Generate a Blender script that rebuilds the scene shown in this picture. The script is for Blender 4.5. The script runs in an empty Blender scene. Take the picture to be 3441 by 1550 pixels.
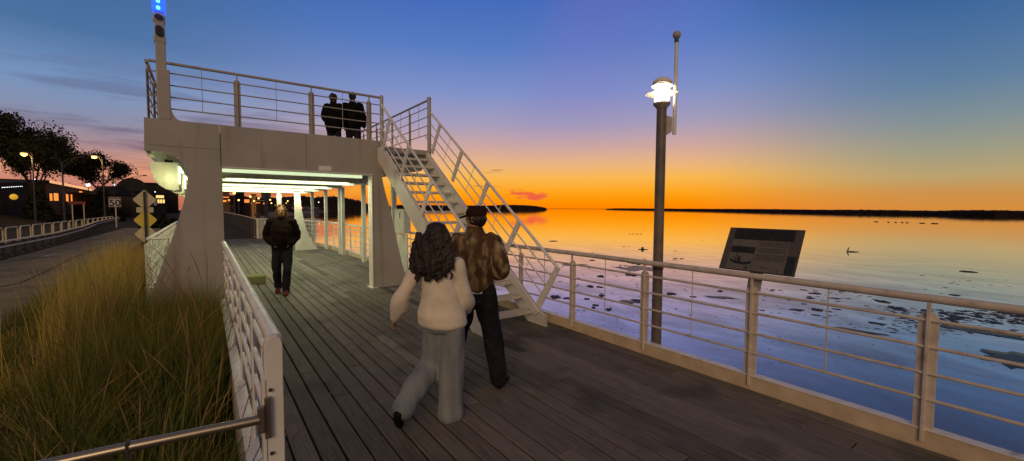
import bpy, bmesh, math, random
import numpy as np
from mathutils import Vector, noise, Matrix
from mathutils.geometry import tessellate_polygon
random.seed(7)
R = math.radians
S = bpy.context.scene
COL = S.collection
PI = math.pi

# ------------------------------------------------------------------ camera (real place: x across the pier, y along it, z up; deck at z = 0)
FPX, W0, H0 = 1400.0, 3441, 1550
YAW, PITCH, ROLL, EYE = R(36.4), R(3.07), R(0.3), 1.72
fw = Vector((math.sin(YAW)*math.cos(PITCH), math.cos(YAW)*math.cos(PITCH), -math.sin(PITCH)))
rt = Vector((math.cos(YAW), -math.sin(YAW), 0))
upv = rt.cross(fw)
r2 = rt*math.cos(ROLL)+upv*math.sin(ROLL)
u2 = upv*math.cos(ROLL)-rt*math.sin(ROLL)
cam = bpy.data.cameras.new('camera'); co = bpy.data.objects.new('camera', cam); COL.objects.link(co)
co.matrix_world = Matrix(((r2.x, u2.x, -fw.x, 0), (r2.y, u2.y, -fw.y, 0), (r2.z, u2.z, -fw.z, EYE), (0, 0, 0, 1)))
cam.sensor_width = 36; cam.lens = 36*FPX/W0; cam.clip_end = 20000; cam.clip_start = 0.05
S.camera = co
S.render.resolution_x, S.render.resolution_y = 1024, 461

def ray(x, y): return fw + r2*((x-W0/2)/FPX) - u2*((y-H0/2)/FPX)
def gz(x, y, z=0.0):
    d = ray(x, y); t = (z-EYE)/d.z
    return Vector((d.x*t, d.y*t, z))
def pt(x, y, dist):
    d = ray(x, y); t = dist/math.hypot(d.x, d.y)
    return Vector((d.x*t, d.y*t, EYE+d.z*t))

# ------------------------------------------------------------------ materials
def srgb(r, g, b):
    f = lambda c: c/12.92 if c <= .04045 else ((c+.055)/1.055)**2.4
    return (f(r/255), f(g/255), f(b/255), 1)
def newmat(name):
    m = bpy.data.materials.new(name); m.use_nodes = True
    nt = m.node_tree; b = nt.nodes['Principled BSDF']
    return m, nt, b
def pmat(name, c1, c2=None, scale=8, rough=.6, metal=0, bump=.0, stretch=(1, 1, 1), detail=5, lo=.35, hi=.7, coord='Object', c3=None, s3=1.5, lo3=.55, hi3=.75, st3=(1, 1, .25)):
    m, nt, b = newmat(name); L = nt.links; N = nt.nodes
    c1 = tuple(c1)+(1,) if len(c1) == 3 else c1
    b.inputs['Roughness'].default_value = rough; b.inputs['Metallic'].default_value = metal
    if c2 is None:
        b.inputs['Base Color'].default_value = c1
    tc = N.new('ShaderNodeTexCoord'); mp = N.new('ShaderNodeMapping'); mp.inputs['Scale'].default_value = stretch
    L.new(tc.outputs[coord], mp.inputs['Vector'])
    nz = N.new('ShaderNodeTexNoise'); nz.inputs['Scale'].default_value = scale; nz.inputs['Detail'].default_value = detail
    L.new(mp.outputs[0], nz.inputs['Vector'])
    if c2 is not None:
        c2 = tuple(c2)+(1,) if len(c2) == 3 else c2
        mr = N.new('ShaderNodeMapRange'); mr.inputs[1].default_value = lo; mr.inputs[2].default_value = hi
        L.new(nz.outputs['Fac'], mr.inputs[0])
        mx = N.new('ShaderNodeMix'); mx.data_type = 'RGBA'
        mx.inputs['A'].default_value = c1; mx.inputs['B'].default_value = c2
        L.new(mr.outputs[0], mx.inputs['Factor'])
        out = mx.outputs['Result']
        if c3 is not None:
            c3 = tuple(c3)+(1,) if len(c3) == 3 else c3
            mp3 = N.new('ShaderNodeMapping'); mp3.inputs['Scale'].default_value = st3; L.new(tc.outputs[coord], mp3.inputs['Vector'])
            n3 = N.new('ShaderNodeTexNoise'); n3.inputs['Scale'].default_value = s3; n3.inputs['Detail'].default_value = 8; L.new(mp3.outputs[0], n3.inputs['Vector'])
            m3 = N.new('ShaderNodeMapRange'); m3.inputs[1].default_value = lo3; m3.inputs[2].default_value = hi3; L.new(n3.outputs['Fac'], m3.inputs[0])
            x3 = N.new('ShaderNodeMix'); x3.data_type = 'RGBA'; L.new(m3.outputs[0], x3.inputs['Factor']); L.new(out, x3.inputs['A']); x3.inputs['B'].default_value = c3
            out = x3.outputs['Result']
        L.new(out, b.inputs['Base Color'])
    if bump:
        bp = N.new('ShaderNodeBump'); bp.inputs['Strength'].default_value = bump; bp.inputs['Distance'].default_value = .02
        L.new(nz.outputs['Fac'], bp.inputs['Height']); L.new(bp.outputs[0], b.inputs['Normal'])
    return m
def emit(name, col, st):
    m, nt, b = newmat(name)
    c = tuple(col)+(1,)
    b.inputs['Base Color'].default_value = c
    b.inputs['Emission Color'].default_value = c; b.inputs['Emission Strength'].default_value = st
    return m
def attrmat(name, ramp, rough=.8, trans=0, bump=0, nscale=(40, 3, 40), amt=.35, spec=.3, patch=None):
    # colour from the per-face 'tone' attribute, plus fine grain
    m, nt, b = newmat(name); L = nt.links; N = nt.nodes
    at = N.new('ShaderNodeAttribute'); at.attribute_name = 'tone'
    tc = N.new('ShaderNodeTexCoord'); mp = N.new('ShaderNodeMapping'); mp.inputs['Scale'].default_value = nscale
    L.new(tc.outputs['Object'], mp.inputs['Vector'])
    nz = N.new('ShaderNodeTexNoise'); nz.inputs['Scale'].default_value = 1; nz.inputs['Detail'].default_value = 6; L.new(mp.outputs[0], nz.inputs['Vector'])
    ma = N.new('ShaderNodeMath'); ma.operation = 'MULTIPLY_ADD'; ma.inputs[1].default_value = amt; ma.inputs[2].default_value = -amt/2
    L.new(nz.outputs['Fac'], ma.inputs[0])
    ad = N.new('ShaderNodeMath'); ad.operation = 'ADD'; L.new(at.outputs['Fac'], ad.inputs[0]); L.new(ma.outputs[0], ad.inputs[1])
    cr = N.new('ShaderNodeValToRGB'); L.new(ad.outputs[0], cr.inputs[0])
    e = cr.color_ramp.elements
    while len(e) < len(ramp): e.new(.5)
    for i, (p, c) in enumerate(ramp): e[i].position = p; e[i].color = tuple(c)+(1,)
    out = cr.outputs[0]
    if patch:
        pc, ps, lo, hi = patch
        n3 = N.new('ShaderNodeTexNoise'); n3.inputs['Scale'].default_value = ps; n3.inputs['Detail'].default_value = 8; L.new(tc.outputs['Object'], n3.inputs['Vector'])
        m3 = N.new('ShaderNodeMapRange'); m3.inputs[1].default_value = lo; m3.inputs[2].default_value = hi; L.new(n3.outputs['Fac'], m3.inputs[0])
        x3 = N.new('ShaderNodeMix'); x3.data_type = 'RGBA'; L.new(m3.outputs[0], x3.inputs['Factor']); L.new(out, x3.inputs['A']); x3.inputs['B'].default_value = tuple(pc)+(1,)
        out = x3.outputs['Result']
    L.new(out, b.inputs['Base Color']); b.inputs['Roughness'].default_value = rough; b.inputs['Specular IOR Level'].default_value = spec
    if bump:
        bp = N.new('ShaderNodeBump'); bp.inputs['Strength'].default_value = bump; bp.inputs['Distance'].default_value = .01
        L.new(nz.outputs['Fac'], bp.inputs['Height']); L.new(bp.outputs[0], b.inputs['Normal'])
    return m

M = {}
CLOTH = {'blackcloth', 'maroon', 'denimdark', 'denim', 'sweater', 'camo', 'cap', 'hairauburn', 'redshoe', 'blackshoe', 'skin', 'lawn', 'soil', 'road', 'hill', 'asphalt'}
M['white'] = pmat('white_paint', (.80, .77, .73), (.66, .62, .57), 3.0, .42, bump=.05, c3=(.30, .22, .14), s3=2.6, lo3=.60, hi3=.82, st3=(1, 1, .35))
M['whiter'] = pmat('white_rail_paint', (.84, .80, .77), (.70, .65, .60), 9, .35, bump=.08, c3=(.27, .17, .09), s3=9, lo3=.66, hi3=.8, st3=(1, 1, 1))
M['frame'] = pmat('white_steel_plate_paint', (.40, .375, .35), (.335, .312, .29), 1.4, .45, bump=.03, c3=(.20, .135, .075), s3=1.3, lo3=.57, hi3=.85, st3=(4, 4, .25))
M['railwarm'] = pmat('warm_lit_rail_paint', (.66, .575, .51), (.50, .42, .36), 9, .42, bump=.08, c3=(.24, .14, .08), s3=9, lo3=.62, hi3=.8, st3=(1, 1, 1))  # rail paint browned to carry warm lamp light; rust flecks are its own
M['shaft'] = pmat('dark_bronze_paint', (.17, .135, .115), (.12, .095, .08), 8, .5, bump=.05)
M['kerb'] = pmat('cream_kerb_paint', (.66, .52, .36), (.50, .37, .24), 5, .5, bump=.08, c3=(.17, .11, .07), s3=7, lo3=.66, hi3=.76, st3=(1, 1, 1))
M['steel'] = pmat('brushed_stainless', (.42, .36, .30), (.3, .25, .2), 30, .33, metal=.85, stretch=(4, 40, 40))
M['dark'] = pmat('dark_metal', (.03, .03, .035), (.06, .055, .06), 12, .5)
M['galv'] = pmat('galvanised_pole', (.05, .042, .037), (.035, .03, .027), 12, .6)
M['tread'] = pmat('painted_tread', (.74, .69, .61), (.52, .46, .38), 14, .6, stretch=(1, 6, 6), bump=.2)
M['moss'] = pmat('mossy_timber', (.12, .15, .045), (.20, .19, .10), 9, .9, stretch=(6, 1, 6), bump=.4)
M['skin'] = pmat('skin', (.42, .24, .16), (.36, .19, .13), 20, .5)
M['eye'] = pmat('eye_dark', (.02, .015, .01), rough=.2)
M['hairblack'] = pmat('dark_brown_hair', (.012, .006, .005), (.022, .010, .008), 30, .55, stretch=(3, 3, .6), bump=.5)
M['hairauburn'] = pmat('sandy_hair', (.11, .055, .018), (.05, .025, .01), 40, .6, bump=.5)
M['blackcloth'] = pmat('black_cloth', (.002, .002, .0025), (.005, .0045, .005), 20, .85, bump=.2)
M['maroon'] = pmat('maroon_black_cloth', (.003, .003, .003), (.012, .004, .004), 4, .95, bump=.2)
M['denimdark'] = pmat('dark_trouser_cloth', (.010, .010, .013), (.022, .022, .03), 12, .9, bump=.25)
M['denim'] = pmat('pale_washed_denim', (.25, .265, .29), (.16, .18, .205), 6, .9, bump=.3, stretch=(2, 2, .6))
M['sweater'] = pmat('cream_knit', (.76, .67, .57), (.66, .58, .49), 14, .95, bump=.06)
M['camo'] = pmat('brown_mottled_jacket', (.075, .045, .024), (.40, .29, .17), 16, .85, bump=.4, stretch=(1, 1, .45), lo=.45, hi=.68, c3=(.10, .05, .025), s3=6, lo3=.5, hi3=.65, st3=(1, 1, .6))
M['cap'] = pmat('dark_brown_cap', (.035, .014, .009), (.02, .01, .008), 20, .85)
M['redshoe'] = pmat('reddish_brown_shoe', (.12, .022, .014), (.05, .012, .01), 20, .6)
M['blackshoe'] = pmat('black_shoe', (.006, .006, .006), rough=.5)
M['asphalt'] = pmat('asphalt', (.072, .058, .045), (.05, .042, .034), 30, .95, bump=.4, c3=(.085, .068, .052), s3=.25, lo3=.4, hi3=.7, st3=(1, 1, 1))
M['road'] = pmat('road_asphalt', (.045, .036, .033), (.06, .05, .045), 14, .95, bump=.3)
M['stalkmat'] = pmat('dry_stalk', (.42, .20, .06), (.3, .14, .05), 20, .8)
M['lawn'] = pmat('lawn_turf', (.020, .020, .010), (.045, .035, .018), 1.2, .95, bump=.6)
M['soil'] = pmat('dark_soil', (.012, .010, .006), (.03, .025, .012), 6, .95, bump=.6)
M['sand'] = pmat('brown_sand', (.17, .11, .08), (.10, .065, .05), .06, .95, bump=.3, detail=9)
M['rock'] = pmat('wet_dark_rock', (.018, .014, .016), (.035, .025, .028), 3, .55, bump=.8)
M['mud'] = pmat('wet_mud', (.003, .003, .004), (.012, .010, .014), 2, .25, bump=.15, detail=8)
M['hill'] = pmat('far_forest', (.010, .007, .008), (.022, .013, .010), .15, 1, bump=.8)
M['bark'] = pmat('dark_bark', (.022, .014, .010), (.035, .022, .016), 6, .95, bump=.8)
M['leafA'] = attrmat('tree_leaves', [(.0, (.010, .012, .005)), (.6, (.022, .026, .010)), (1, (.06, .06, .02))], .85, nscale=(3, 3, 3), amt=.3)
M['amberwin'] = emit('lit_window_amber', (1.0, .30, .05), 1.1)
M['amberpale'] = emit('lit_window_pale', (1.0, .62, .20), 1.3)
M['warmglow'] = emit('sodium_lamp_glass', (1.0, .58, .14), 3.4)
M['coolglow'] = emit('white_lamp_glass', (.85, .95, 1.0), 2.5)
M['lampglass'] = emit('lamp_diffuser_glow', (1.0, .88, .62), 11)
M['tube'] = emit('tube_and_edge_glow', (.80, 1.0, .62), 2.2)
M['strip'] = emit('light_strip_diffuser', (.84, 1.0, .62), .80)
M['blueglow'] = emit('blue_led_glass', (.01, .05, 1.0), 3.2)
M['bluecore'] = emit('blue_led_core', (.10, .75, 1.0), 3.0)
M['redglow'] = emit('tail_light_glow', (1.0, .12, .22), 2.4)
M['brickwall'] = pmat('dim_brick', (.16, .085, .04), (.10, .055, .028), 2, .9)
M['darkwall'] = pmat('dark_wall', (.016, .012, .011), (.028, .02, .018), 1, .9)
M['greywall'] = pmat('grey_wall', (.055, .045, .04), (.04, .033, .03), 1, .9)
M['ambertrim'] = emit('lit_roof_edge', (1.0, .50, .22), .8)
M['concrete'] = pmat('sea_wall_concrete', (.27, .17, .12), (.18, .12, .09), .3, .9, bump=.2, stretch=(.2, .2, 6))
M['signface'] = pmat('sign_back_grey', (.74, .62, .40), (.62, .50, .30), 6, .5)
M['signyellow'] = pmat('yellow_sign', (.85, .60, .06), (.70, .58, .16), 2.5, .45)
M['signwhite'] = pmat('white_sign_face', (.80, .66, .58), (.70, .58, .52), 6, .5)
M['ink'] = pmat('black_ink', (.01, .01, .012), rough=.6)
M['panelgrey'] = pmat('info_panel_print', (.085, .068, .06), (.07, .056, .048), 10, .45)
M['panelpale'] = pmat('info_panel_pale_print', (.14, .12, .105), (.11, .095, .085), 20, .45)
M['paneldark'] = pmat('info_panel_dark_print', (.012, .009, .008), (.045, .035, .022), 18, .4, lo=.55, hi=.75)
M['panelteal'] = pmat('info_panel_slate', (.012, .018, .022), rough=.4)
M['panelgap'] = pmat('fence_panel', (.40, .38, .34), (.32, .28, .22), 3, .5)
M['bluepole'] = pmat('navy_pole', (.01, .015, .05), rough=.5)
M['marking'] = pmat('worn_road_marking', (.45, .42, .36), (.2, .18, .15), 5, .8)
M['carred'] = pmat('dark_car_paint', (.05, .02, .02), (.04, .018, .018), 3, .3)
M['glassdark'] = pmat('dark_glass', (.01, .01, .012), rough=.1)

M['mud'].node_tree.nodes['Principled BSDF'].inputs['Specular IOR Level'].default_value = .1
for k_ in CLOTH: M[k_].node_tree.nodes['Principled BSDF'].inputs['Specular IOR Level'].default_value = .12
# ------------------------------------------------------------------ mesh builder
class MB:
    def __init__(s): s.v = []; s.f = []; s.tone = []; s.t = None
    def add(s, vs, fs, tone=None):
        o = len(s.v); s.v += [tuple(v) for v in vs]; s.f += [tuple(i+o for i in f) for f in fs]
        if tone is not None: s.tone += [tone]*len(fs)
    def box(s, c, d, ax=None, tone=None):
        x, y, z = ax if ax else (Vector((1, 0, 0)), Vector((0, 1, 0)), Vector((0, 0, 1)))
        c = Vector(c); vs = [c+x*(i*d[0]/2)+y*(j*d[1]/2)+z*(k*d[2]/2) for k in (-1, 1) for j in (-1, 1) for i in (-1, 1)]
        s.add(vs, [(0, 2, 3, 1), (4, 5, 7, 6), (0, 1, 5, 4), (2, 6, 7, 3), (0, 4, 6, 2), (1, 3, 7, 5)], tone); return s
    def bx(s, a, b, tone=None):
        return s.box([(a[i]+b[i])/2 for i in range(3)], [abs(b[i]-a[i]) for i in range(3)], tone=tone)
    def beam(s, p, q, w, h, up=(0, 0, 1)):
        p, q = Vector(p), Vector(q); y = (q-p).normalized(); x = y.cross(Vector(up)).normalized(); z = x.cross(y)
        return s.box((p+q)/2, (w, (q-p).length, h), (x, y, z))
    def tube(s, pts, r, n=10, cap=True, tone=None):
        pts = [Vector(p) for p in pts]; rr = r if isinstance(r, (list, tuple)) else [r]*len(pts)
        o = len(s.v); prev = None; fs = []
        for i, p in enumerate(pts):
            t = (pts[min(i+1, len(pts)-1)]-pts[max(i-1, 0)]).normalized()
            if prev is None:
                a = Vector((0, 0, 1)) if abs(t.z) < .9 else Vector((1, 0, 0)); x = t.cross(a).normalized()
            else: x = (prev-t*prev.dot(t)).normalized()
            prev = x; y = t.cross(x)
            for k in range(n):
                an = 2*PI*k/n; s.v.append(tuple(p+(x*math.cos(an)+y*math.sin(an))*rr[i]))
        for i in range(len(pts)-1):
            for k in range(n): fs.append((o+i*n+k, o+i*n+(k+1) % n, o+(i+1)*n+(k+1) % n, o+(i+1)*n+k))
        if cap: fs.append(tuple(o+k for k in reversed(range(n)))); fs.append(tuple(o+(len(pts)-1)*n+k for k in range(n)))
        s.f += fs
        if tone is not None: s.tone += [tone]*len(fs)
        return s
    def lathe(s, c, prof, n=24):
        c = Vector(c); o = len(s.v)
        for r, z in prof:
            for k in range(n):
                a = 2*PI*k/n; s.v.append((c.x+r*math.cos(a), c.y+r*math.sin(a), c.z+z))
        for i in range(len(prof)-1):
            for k in range(n): s.f.append((o+i*n+k, o+i*n+(k+1) % n, o+(i+1)*n+(k+1) % n, o+(i+1)*n+k))
        s.f.append(tuple(o+k for k in reversed(range(n)))); s.f.append(tuple(o+(len(prof)-1)*n+k for k in range(n)))
        return s
    def prism(s, poly, org, ex, ey, th):
        # outline in the (ex, ey) plane from org, thickness th along ex x ey, centred
        org, ex, ey = Vector(org), Vector(ex), Vector(ey); nn = ex.cross(ey).normalized()*th/2; n = len(poly)
        a = [org+ex*p[0]+ey*p[1]-nn for p in poly]; b = [v+nn*2 for v in a]
        tri = tessellate_polygon([[Vector((p[0], p[1], 0)) for p in poly]])
        area = sum(poly[i][0]*poly[(i+1) % n][1]-poly[(i+1) % n][0]*poly[i][1] for i in range(n))
        fs = []
        for t in tri:
            t = tuple(t)
            ar = sum(poly[t[i]][0]*poly[t[(i+1) % 3]][1]-poly[t[(i+1) % 3]][0]*poly[t[i]][1] for i in range(3))
            if ar < 0: t = t[::-1]
            fs.append(tuple(reversed(t))); fs.append(tuple(i+n for i in t))
        for i in range(n):
            j = (i+1) % n
            fs.append((i, j, j+n, i+n) if area > 0 else (j, i, i+n, j+n))
        s.add(a+b, fs); return s
    def quad(s, a, b, c, d, tone=None): s.add([a, b, c, d], [(0, 1, 2, 3)], tone); return s
    def ico(s, c, r, sub=1, sc=(1, 1, 1)):
        bm = bmesh.new(); bmesh.ops.create_icosphere(bm, subdivisions=sub, radius=r)
        s.add([Vector((v.co.x*sc[0], v.co.y*sc[1], v.co.z*sc[2]))+Vector(c) for v in bm.verts], [[v.index for v in f.verts] for f in bm.faces]); bm.free(); return s
    def build(s, name, m, parent=None, smooth=False, bevel=0, loc=None):
        off = Vector(loc) if loc is not None else (Vector(parent['_w']) if parent is not None and '_w' in parent else Vector((0, 0, 0)))
        me = bpy.data.meshes.new(name); me.from_pydata([tuple(Vector(v)-off) for v in s.v], [], s.f)
        if s.tone and len(s.tone) == len(s.f):
            at = me.attributes.new('tone', 'FLOAT', 'FACE'); at.data.foreach_set('value', s.tone)
        me.materials.append(M[m] if isinstance(m, str) else m)
        if smooth:
            me.polygons.foreach_set('use_smooth', [True]*len(me.polygons))
            try: me.set_sharp_from_angle(angle=R(40))
            except Exception: pass
        me.update()
        o = bpy.data.objects.new(name, me); COL.objects.link(o)
        if parent is not None: o.parent = parent
        if loc is not None: o.location = off
        elif parent is None: pass
        if bevel:
            b = o.modifiers.new('bevel', 'BEVEL'); b.width = bevel; b.segments = 2; b.limit_method = 'ANGLE'
        o['_w'] = tuple(off)
        return o
def tag(o, label=None, cat=None, group=None, kind=None):
    if label: o['label'] = label
    if cat: o['category'] = cat
    if group: o['group'] = group
    if kind: o['kind'] = kind
    return o
def thing(name, loc, label, cat, group=None):
    o = bpy.data.objects.new(name, None); COL.objects.link(o); o.location = loc; o['_w'] = tuple(loc); o.empty_display_size = .2
    return tag(o, label, cat, group)
def kids(o): return [c for c in bpy.data.objects if c.parent == o]
def dup(root, loc, label=None, rz=None, scale=None):
    def cp(o, par):
        c = o.copy(); COL.objects.link(c); c.parent = par
        for ch in kids(o): cp(ch, c)
        return c
    r = cp(root, None); r.location = loc
    if rz is not None: r.rotation_euler = (0, 0, rz)
    if scale: r.scale = (scale,)*3
    if label: r['label'] = label
    return r

# ------------------------------------------------------------------ sky (world)
w = bpy.data.worlds.new('World'); S.world = w; w.use_nodes = True
nt = w.node_tree; N = nt.nodes; L = nt.links
bg = N['Background']
tc = N.new('ShaderNodeTexCoord'); sep = N.new('ShaderNodeSeparateXYZ'); L.new(tc.outputs['Generated'], sep.inputs[0])
def math_(op, a, b=None, c=None, clamp=False):
    n = N.new('ShaderNodeMath'); n.operation = op; n.use_clamp = clamp
    for i, x in enumerate((a, b, c)):
        if x is None: continue
        if isinstance(x, (int, float)): n.inputs[i].default_value = x
        else: L.new(x, n.inputs[i])
    return n.outputs[0]
def mrange(v, a, b, c=0, d=1, smooth=True):
    n = N.new('ShaderNodeMapRange'); n.interpolation_type = 'SMOOTHSTEP' if smooth else 'LINEAR'
    L.new(v, n.inputs[0]); n.inputs[1].default_value = a; n.inputs[2].default_value = b; n.inputs[3].default_value = c; n.inputs[4].default_value = d
    return n.outputs[0]
def ramp(v, els):
    n = N.new('ShaderNodeValToRGB'); L.new(v, n.inputs[0]); e = n.color_ramp.elements
    while len(e) < len(els): e.new(.5)
    for i, (p, c) in enumerate(els): e[i].position = p; e[i].color = srgb(*c)
    return n.outputs[0]
def mix(f, a, b, mode='MIX'):
    n = N.new('ShaderNodeMix'); n.data_type = 'RGBA'; n.blend_type = mode
    if isinstance(f, (int, float)): n.inputs['Factor'].default_value = f
    else: L.new(f, n.inputs['Factor'])
    for k, x in (('A', a), ('B', b)):
        if isinstance(x, tuple): n.inputs[k].default_value = x
        else: L.new(x, n.inputs[k])
    return n.outputs['Result']
X, Y, Z = sep.outputs
hlen = math_('SQRT', math_('ADD', math_('MULTIPLY', X, X), math_('MULTIPLY', Y, Y)))
hx = math_('DIVIDE', X, hlen); hy = math_('DIVIDE', Y, hlen)
GA = YAW+R(12)
def azdot(a): return math_('ADD', math_('MULTIPLY', hx, math.sin(a)), math_('MULTIPLY', hy, math.cos(a)))
dg = azdot(GA)
# elevation as seen along each azimuth
zs = math_('MAXIMUM', Z, 0.0)
sun_r = ramp(zs, [(0, (255, 132, 0)), (.018, (255, 148, 2)), (.04, (255, 166, 28)), (.072, (250, 184, 80)), (.103, (234, 180, 128)), (.14, (208, 168, 158)), (.19, (168, 158, 186)), (.26, (128, 146, 200)), (.35, (88, 124, 194)), (.46, (62, 102, 184)), (.56, (70, 84, 120)), (1, (92, 86, 92))])
side_r = ramp(zs, [(0, (170, 100, 92)), (.03, (196, 124, 108)), (.065, (224, 154, 122)), (.10, (172, 138, 142)), (.14, (140, 142, 166)), (.20, (118, 148, 190)), (.28, (76, 114, 162)), (.42, (58, 96, 146)), (.55, (72, 84, 112)), (1, (92, 86, 92))])
right_r = ramp(zs, [(0, (214, 140, 60)), (.03, (205, 146, 76)), (.058, (186, 162, 112)), (.10, (158, 156, 132)), (.15, (128, 144, 150)), (.21, (96, 128, 160)), (.28, (74, 112, 160)), (.35, (54, 96, 150)), (.42, (34, 52, 98)), (.56, (60, 66, 92)), (1, (92, 86, 92))])
back_r = ramp(zs, [(0, (104, 92, 96)), (.1, (118, 100, 104)), (.3, (106, 96, 106)), (1, (92, 86, 92))])
rightside = math_('ADD', math_('MULTIPLY', hx, math.sin(YAW+R(90))), math_('MULTIPLY', hy, math.cos(YAW+R(90))))
offc = mix(mrange(rightside, -.1, .3), side_r, right_r)
fac = math_('MULTIPLY', mrange(dg, .53, .93), mrange(rightside, .74, .36))
front = mix(fac, offc, sun_r)
# a faint violet ray fanning upward
rs_ = math_('SUBTRACT', rightside, math_('MULTIPLY', Z, .35)); rayf = math_('MULTIPLY', mrange(rs_, -.14, .02), mrange(rs_, .42, .08))
rayf = math_('MULTIPLY', rayf, math_('MULTIPLY', mrange(Z, .10, .26), .2))
front = mix(rayf, front, srgb(136, 112, 190))
sky = mix(mrange(dg, -.25, .35), back_r, front)
# cloud bands low on the left
mp = N.new('ShaderNodeMapping'); L.new(tc.outputs['Generated'], mp.inputs[0]); mp.inputs['Scale'].default_value = (2.2, 2.2, 17); mp.inputs['Rotation'].default_value = (R(5), R(-7), 0)
nz = N.new('ShaderNodeTexNoise'); nz.inputs['Scale'].default_value = 2.0; nz.inputs['Detail'].default_value = 9; nz.inputs['Roughness'].default_value = .58; nz.inputs['Distortion'].default_value = .35; L.new(mp.outputs[0], nz.inputs['Vector'])
cf = mrange(nz.outputs['Fac'], .47, .66)
leftm = mrange(rightside, -.25, -.62)
band = math_('MULTIPLY', mrange(Z, .28, .15), mrange(Z, .0, .035))
ccol = ramp(zs, [(0, (150, 84, 80)), (.06, (134, 96, 108)), (.13, (104, 94, 122)), (.3, (88, 104, 146))])
sky = mix(math_('MULTIPLY', math_('MULTIPLY', cf, leftm), math_('MULTIPLY', band, .72)), sky, ccol)
cf2 = mrange(nz.outputs['Fac'], .52, .66)
midm = math_('MULTIPLY', mrange(rightside, -.62, -.5), mrange(rightside, -.3, -.42))
sky = mix(math_('MULTIPLY', math_('MULTIPLY', cf2, midm), math_('MULTIPLY', mrange(Z, .09, .05), .8)), sky, srgb(206, 80, 74))
# thin dark streaks and the pink cloud over the island
mp2 = N.new('ShaderNodeMapping'); L.new(tc.outputs['Generated'], mp2.inputs[0]); mp2.inputs['Scale'].default_value = (7, 7, 90); mp2.inputs['Location'].default_value = (3.3, 1.7, .4)
nz2 = N.new('ShaderNodeTexNoise'); nz2.inputs['Scale'].default_value = 1.3; nz2.inputs['Detail'].default_value = 7; L.new(mp2.outputs[0], nz2.inputs['Vector'])
st = math_('MULTIPLY', mrange(nz2.outputs['Fac'], .60, .72), math_('MULTIPLY', mrange(Z, .025, .05), mrange(Z, .12, .085)))
st = math_('MULTIPLY', st, math_('MULTIPLY', mrange(rightside, -.38, -.25), mrange(rightside, .06, -.05)))
sky = mix(math_('MULTIPLY', st, .75), sky, srgb(150, 96, 70))
azr = ray(1776, 660); azl = math.hypot(azr.x, azr.y); ahx, ahy = azr.x/azl, azr.y/azl
cross = math_('SUBTRACT', math_('MULTIPLY', hy, ahx), math_('MULTIPLY', hx, ahy))   # + to the right
ahead = math_('ADD', math_('MULTIPLY', hx, ahx), math_('MULTIPLY', hy, ahy))
ca = math_('DIVIDE', math_('SUBTRACT', cross, 0.0), .050)
cz = math_('DIVIDE', math_('SUBTRACT', math_('SUBTRACT', Z, .0315), math_('MULTIPLY', cross, .10)), .0125)
e2 = math_('ADD', math_('MULTIPLY', ca, ca), math_('MULTIPLY', cz, cz))
mp3 = N.new('ShaderNodeMapping'); L.new(tc.outputs['Generated'], mp3.inputs[0]); mp3.inputs['Scale'].default_value = (22, 22, 110); mp3.inputs['Rotation'].default_value = (R(6), R(-8), 0)
nz3 = N.new('ShaderNodeTexNoise'); nz3.inputs['Scale'].default_value = 1.3; nz3.inputs['Detail'].default_value = 8; L.new(mp3.outputs[0], nz3.inputs['Vector'])
pk = mrange(math_('ADD', e2, math_('MULTIPLY', math_('SUBTRACT', nz3.outputs['Fac'], .5), 4.2)), 1.0, .1)
pk = math_('MULTIPLY', pk, mrange(ahead, .8, .9))
sky = mix(math_('MULTIPLY', pk, .9), sky, srgb(236, 88, 66))
L.new(sky, bg.inputs['Color']); bg.inputs['Strength'].default_value = 1.0

# last glow of the town and dusk behind the camera, soft and warm
sun = bpy.data.lights.new('dusk_sun', 'SUN'); sun.energy = .98; sun.angle = R(28); sun.color = (1.0, .70, .38)
so = bpy.data.objects.new('dusk_sun', sun); COL.objects.link(so)
so.rotation_euler = Vector((.62, .72, -.42)).to_track_quat('-Z', 'Y').to_euler()
so.location = (-10, -10, 12)

WZ = -2.6
# ------------------------------------------------------------------ water
m, nt_, b = newmat('lake_water'); NN = nt_.nodes; LL = nt_.links
b.inputs['Base Color'].default_value = (.105, .058, .056, 1); b.inputs['Roughness'].default_value = .5
gl = NN.new('ShaderNodeBsdfGlossy'); gl.inputs['Roughness'].default_value = .025; frt = NN.new('ShaderNodeFresnel'); frt.inputs['IOR'].default_value = 1.7
tmr = NN.new('ShaderNodeMapRange'); tmr.inputs[1].default_value = .16; tmr.inputs[2].default_value = .55; LL.new(frt.outputs[0], tmr.inputs[0])
tmx = NN.new('ShaderNodeMix'); tmx.data_type = 'RGBA'; LL.new(tmr.outputs[0], tmx.inputs['Factor']); tmx.inputs['A'].default_value = (.98, .74, .70, 1); tmx.inputs['B'].default_value = (1, .97, .95, 1); LL.new(tmx.outputs['Result'], gl.inputs['Color'])
fr = NN.new('ShaderNodeFresnel'); fr.inputs['IOR'].default_value = 1.7
mm = NN.new('ShaderNodeMath'); mm.operation = 'MULTIPLY_ADD'; mm.inputs[1].default_value = 4.6; mm.inputs[2].default_value = -.36; mm.use_clamp = True; LL.new(fr.outputs[0], mm.inputs[0])
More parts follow.
